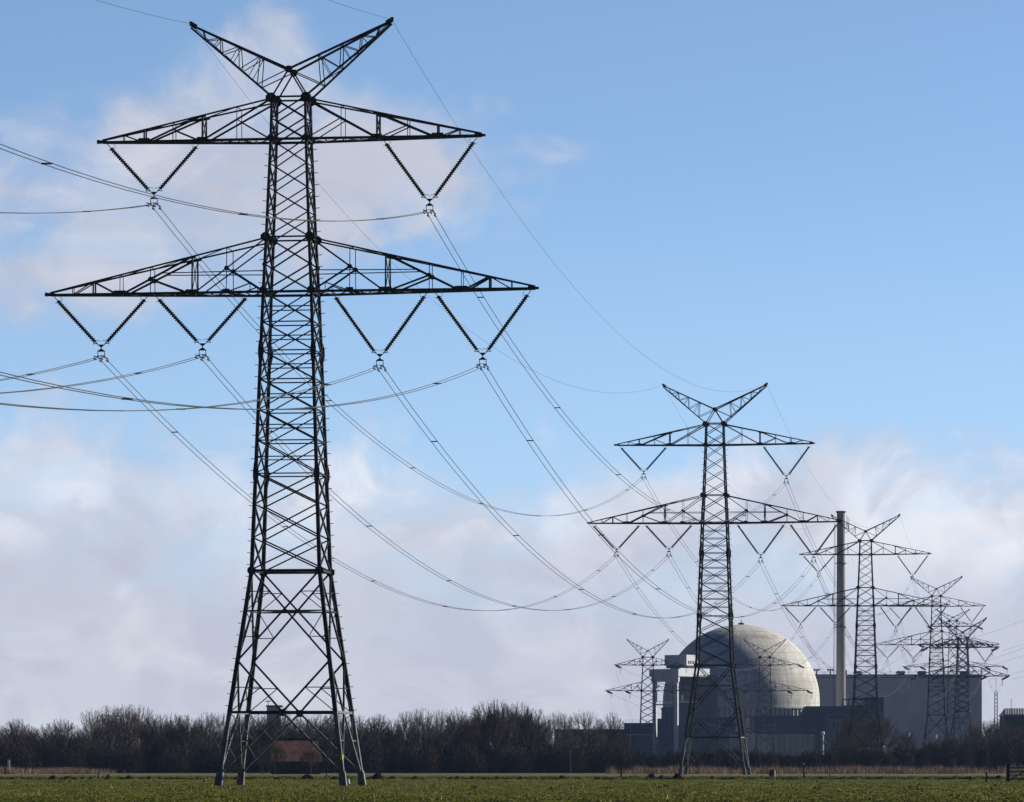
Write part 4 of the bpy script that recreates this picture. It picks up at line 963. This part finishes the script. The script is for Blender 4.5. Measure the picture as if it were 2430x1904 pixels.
def tree(px, ytop, Y, kind, label, wide=1.0, group='bare winter trees of the wood', rz=None):
    tm, cm, _, H = KINDS[kind]; h = Z(ytop, Y)*1.0; s_ = h/(H*1.0)
    e = empty('bare_tree', (X(px,Y), Y, 0), rz if rz is not None else random.uniform(0,6.28), label, 'tree', group); e.scale = (s_*wide, s_*wide, s_)
    for n_, m_ in (('trunk', tm), ('crown', cm)):
        o = bpy.data.objects.new(n_, m_); col.objects.link(o); o.parent = e
    return e
def top_px(kind):   # real top of each kind relative to its nominal height
    return KINDS[kind][2][0][:,2].max()
TOPF = {k: top_px(k)/KINDS[k][3] for k in KINDS}
FRONT = [  # px, ytop (photo), kind, width factor, where
 (-8,1712,'dense brown',1.0,'at the very left edge of the wood'), (34,1699,'dense brown',.95,'second from the left edge of the wood'), (70,1712,'olive',.9,'in the dip just left of the two low rounded crowns'),
 (112,1708,'round brown',1.0,'left one of the low rounded crowns in the left part of the wood'), (150,1700,'dense brown',1.0,'right one of the low rounded crowns in the left part of the wood'), (190,1722,'olive',.8,'in the low gap left of the pale airy group'),
 (222,1680,'broad grey',.8,'leftmost of the pale airy group at the left'), (262,1672,'tall grey',1.1,'second of the pale airy group at the left'), (300,1670,'tall grey',1.1,'tallest of the pale airy group at the left'), (335,1673,'broad grey',.8,'right end of the pale airy group at the left'),
 (372,1690,'dense brown',1.0,'right beside the pale airy group at the left'), (412,1687,'narrow brown',1.0,'between the pale airy group and the nearest pylon, pointed top'), (445,1692,'olive',1.1,'wide one left of the nearest pylon'), (488,1686,'tall grey',.9,'second left of the nearest pylon foot'), (525,1688,'broad grey',.75,'just left of the nearest pylon legs'),
 (572,1690,'dense brown',1.0,'behind the left legs of the nearest pylon'), (615,1690,'olive',1.0,'behind the barn, left side'), (668,1678,'tall grey',.8,'between the legs of the nearest pylon beside the flat block'), (648,1691,'dense brown',.9,'in front of the flat roofed block inside the pylon legs'), (712,1692,'dense brown',1.0,'behind the barn roof, between the pylon legs'), (752,1688,'round brown',1.0,'behind the barn, right side'), (795,1684,'dense brown',.9,'behind the right legs of the nearest pylon'),
 (850,1692,'round brown',1.1,'first right of the nearest pylon'), (895,1690,'dense brown',1.0,'second right of the nearest pylon'), (935,1700,'narrow brown',1.0,'in a dip right of the nearest pylon'), (968,1684,'tall grey',1.0,'first of the grey upright row right of the nearest pylon'), (1005,1678,'tall grey',1.0,'second of the grey upright row right of the nearest pylon'), (1045,1680,'broad grey',.8,'third of the grey upright row right of the nearest pylon'), (1085,1677,'narrow brown',1.2,'last before the tall dark group in the middle'), (1115,1694,'dense brown',.9,'in the notch left of the tall dark group'),
 (1150,1663,'narrow brown',1.3,'left and tallest of the tall dark group in the middle'), (1178,1660,'dense brown',.75,'darkest of the tall dark group in the middle'), (1208,1668,'tall grey',1.0,'third of the tall dark group in the middle'), (1234,1664,'narrow brown',1.1,'right of the tall dark group in the middle'), (1262,1680,'olive',.9,'falling away right of the tall dark group'),
 (1290,1692,'round brown',.8,'where the wood thins out towards the power station'), (1318,1684,'broad grey',.65,'airy one above the long shed, leftmost'), (1348,1690,'tall grey',.8,'second airy one above the long shed'), (1390,1683,'broad grey',.85,'round airy crown above the middle of the long shed'), (1422,1700,'tall grey',.7,'small airy one above the long shed'), (1455,1685,'round brown',.75,'last round crown at the right end of the long shed')]
FRONT = [(a, 1688+(b-1688)*1.18, c, d, e) for a, b, c, d, e in FRONT]
for i, (px, yt, kd, wd, where) in enumerate(FRONT):
    Y = 838 + (i*37) % 26
    h = Z(yt, Y); tree(px, HOR - (h/TOPF[kd]-EYE)*F/Y, Y, kd, f'bare tree {where}', wd)
for px, Y, h_, kd, lab in SMALL: tree(px, HOR-(h_/TOPF[kd]-EYE)*F/Y, Y, kd, lab, 1.15, 'bushes around the barn')
# merged mass of the wood behind and between them
def merged(name, spec, label, cat='woodland'):
    Vs, Ts = [], []; off = 0
    for x, y, h, kd, wd, a in spec:
        V, T = KINDS[kd][2]; s_ = h/(KINDS[kd][3]*TOPF[kd]); c, sn = math.cos(a), math.sin(a)
        W = np.stack([(V[:,0]*c-V[:,1]*sn)*s_*wd + x, (V[:,0]*sn+V[:,1]*c)*s_*wd + y, V[:,2]*s_], 1); Vs.append(W); Ts.append(T+off); off += len(V)
    V = np.concatenate(Vs); T = np.concatenate(Ts)
    o = bpy.data.objects.new(name, np_mesh(name, V, T, SHRUB)); col.objects.link(o); tag(o, label, cat, kind='stuff')
px_, yt_ = zip(*[(f[0], f[1]) for f in FRONT])
spec = []
for i in range(58):
    px = -30 + i*23; Y = 866 + (i*29) % 40
    yt = np.interp(px, px_, yt_) + random.uniform(22, 44); spec.append((X(px,Y), Y, Z(yt,Y), random.choice(['dense brown','round brown','olive','narrow brown']), 1.1, random.uniform(0,6)))
merged('woodland', spec, 'dim mass of bare trees filling the back of the long wood')
def thicket(name, spec, label, m=SHRUB, n=60000, w=.045, L0=1.1):
    """twigs filling low humps: spec rows (px, Y, height, halfwidth px)"""
    k = n//len(spec); Vs = []
    for px, Y, h, hwp in spec:
        x0 = X(px,Y); rx = hwp/F*Y; u = rng.normal(0,1,(k,3)); u /= np.linalg.norm(u,axis=1)[:,None]; rr = rng.uniform(.15,1,k)**.5
        P = np.stack([x0+u[:,0]*rx*rr, Y+u[:,1]*min(rx,4)*rr, np.abs(u[:,2])*h*rr*rng.uniform(.75,1.0,k)],1)
        d = rng.normal(0,.5,(k,3)) + np.array([0,0,.8]); d /= np.linalg.norm(d,axis=1)[:,None]; W = np.cross(d, rng.normal(0,1,(k,3))); W /= np.linalg.norm(W,axis=1)[:,None]
        L = rng.uniform(.4,1,k)*L0; P[:,2] = np.maximum(P[:,2]-L*.5, -.05)
        Vs.append(np.stack([P-W*w*.5, P+W*w*.5, P+d*L[:,None]],1).reshape(-1,3))
    V = np.concatenate(Vs); o = bpy.data.objects.new(name, np_mesh(name, V, np.arange(len(V)).reshape(-1,3), m)); col.objects.link(o); tag(o, label, 'undergrowth', kind='stuff')
thicket('undergrowth', [(px, 830+(i*13)%16, random.uniform(4.5,7.0), 34) for i, px in enumerate(range(-40,1500,22)) if not 640 < px < 770] + [(px, 900+(i*13)%16, random.uniform(6.5,8.5), 40) for i, px in enumerate(range(-40,1480,26))], 'dark tangled undergrowth along the foot of the wood', n=260000, w=.085)
hs = []
for i, px in enumerate(range(1470,2470,20)):
    yt = 1774 + 6*math.sin(px*.021) + random.uniform(-5,5); Y = 915 + (i*17) % 30
    if px > 2110: yt -= 22 + 10*math.sin(px*.04)
    hs.append((px, Y, Z(yt,Y), 22))
thicket('hedge', hs, 'long low hedge of brown shrubs before the power station', n=190000, w=.075)
RG = 'bare trees before the power station'
for px, yt, Y, kd, wd, lab in ((2020,1700,1125,'reddish',1.0,'left of two wide bushy trees around the foot of the third pylon'), (2082,1694,1135,'reddish',1.15,'right and larger of two bushy trees around the foot of the third pylon'), (2000,1740,1010,'olive',1.0,'low bushy one left of the third pylon foot'),
        (2153,1730,1180,'dense brown',.8,'small pointed one between the third and fourth pylons'), (2205,1752,1060,'round brown',1.0,'low one at the left foot of the fourth pylon'), (2262,1742,1080,'olive',1.0,'low one between the feet of the fourth and heavy strain pylons'),
        (2312,1716,1120,'dense brown',1.0,'dense one at the right end of the blue grey hall'), (2345,1706,1150,'dense brown',1.1,'dense one below the thin radio mast'), (2372,1702,1140,'olive',.9,'dense one left of the ribbed roof building'), (2400,1716,1130,'dense brown',1.1,'below the ribbed roof building'), (2436,1712,1120,'round brown',1.1,'at the right edge above the gate'),
        (2330,1750,1020,'olive',1.1,'low bushy one before the dense right hand trees'), (2390,1752,1010,'round brown',1.1,'low one just above the wooden gate')):
    h = Z(yt, Y); tree(px, HOR - (h/TOPF[kd]-EYE)*F/Y, Y, kd, ' '.join(f'bare {words[kd]} tree, {lab}'.split()[:16]), wd, RG)
thicket('shrubbery', [(px, 1100+(i*13)%30, random.uniform(7,9.5), 20) for i, px in enumerate(range(2300,2470,9))] + [(px, 1050+(i*13)%30, random.uniform(4.5,6), 20) for i, px in enumerate(range(1980,2320,12))], 'dark shrubbery filling the right end below the far pylons', n=130000, w=.10)

# ------------------------------------------------------------------ air
HAZE = 0.000035
if HAZE:
    m = bpy.data.materials.new('thin_air'); m.use_nodes = True; t = m.node_tree; t.nodes.clear()
    out = t.nodes.new('ShaderNodeOutputMaterial'); v = t.nodes.new('ShaderNodeVolumePrincipled'); t.links.new(v.outputs[0], out.inputs['Volume'])
    v.inputs['Density'].default_value = HAZE; v.inputs['Color'].default_value = (.38,.58,1.0,1); v.inputs['Anisotropy'].default_value = .2
    mb = MB(); mb.box((-1500,-200,-1.2),(1500,2900,125)); o = mb.build('haze', m); o['kind'] = 'stuff'
    o['label'] = 'thin bluish air over the whole scene'; o['category'] = 'haze'
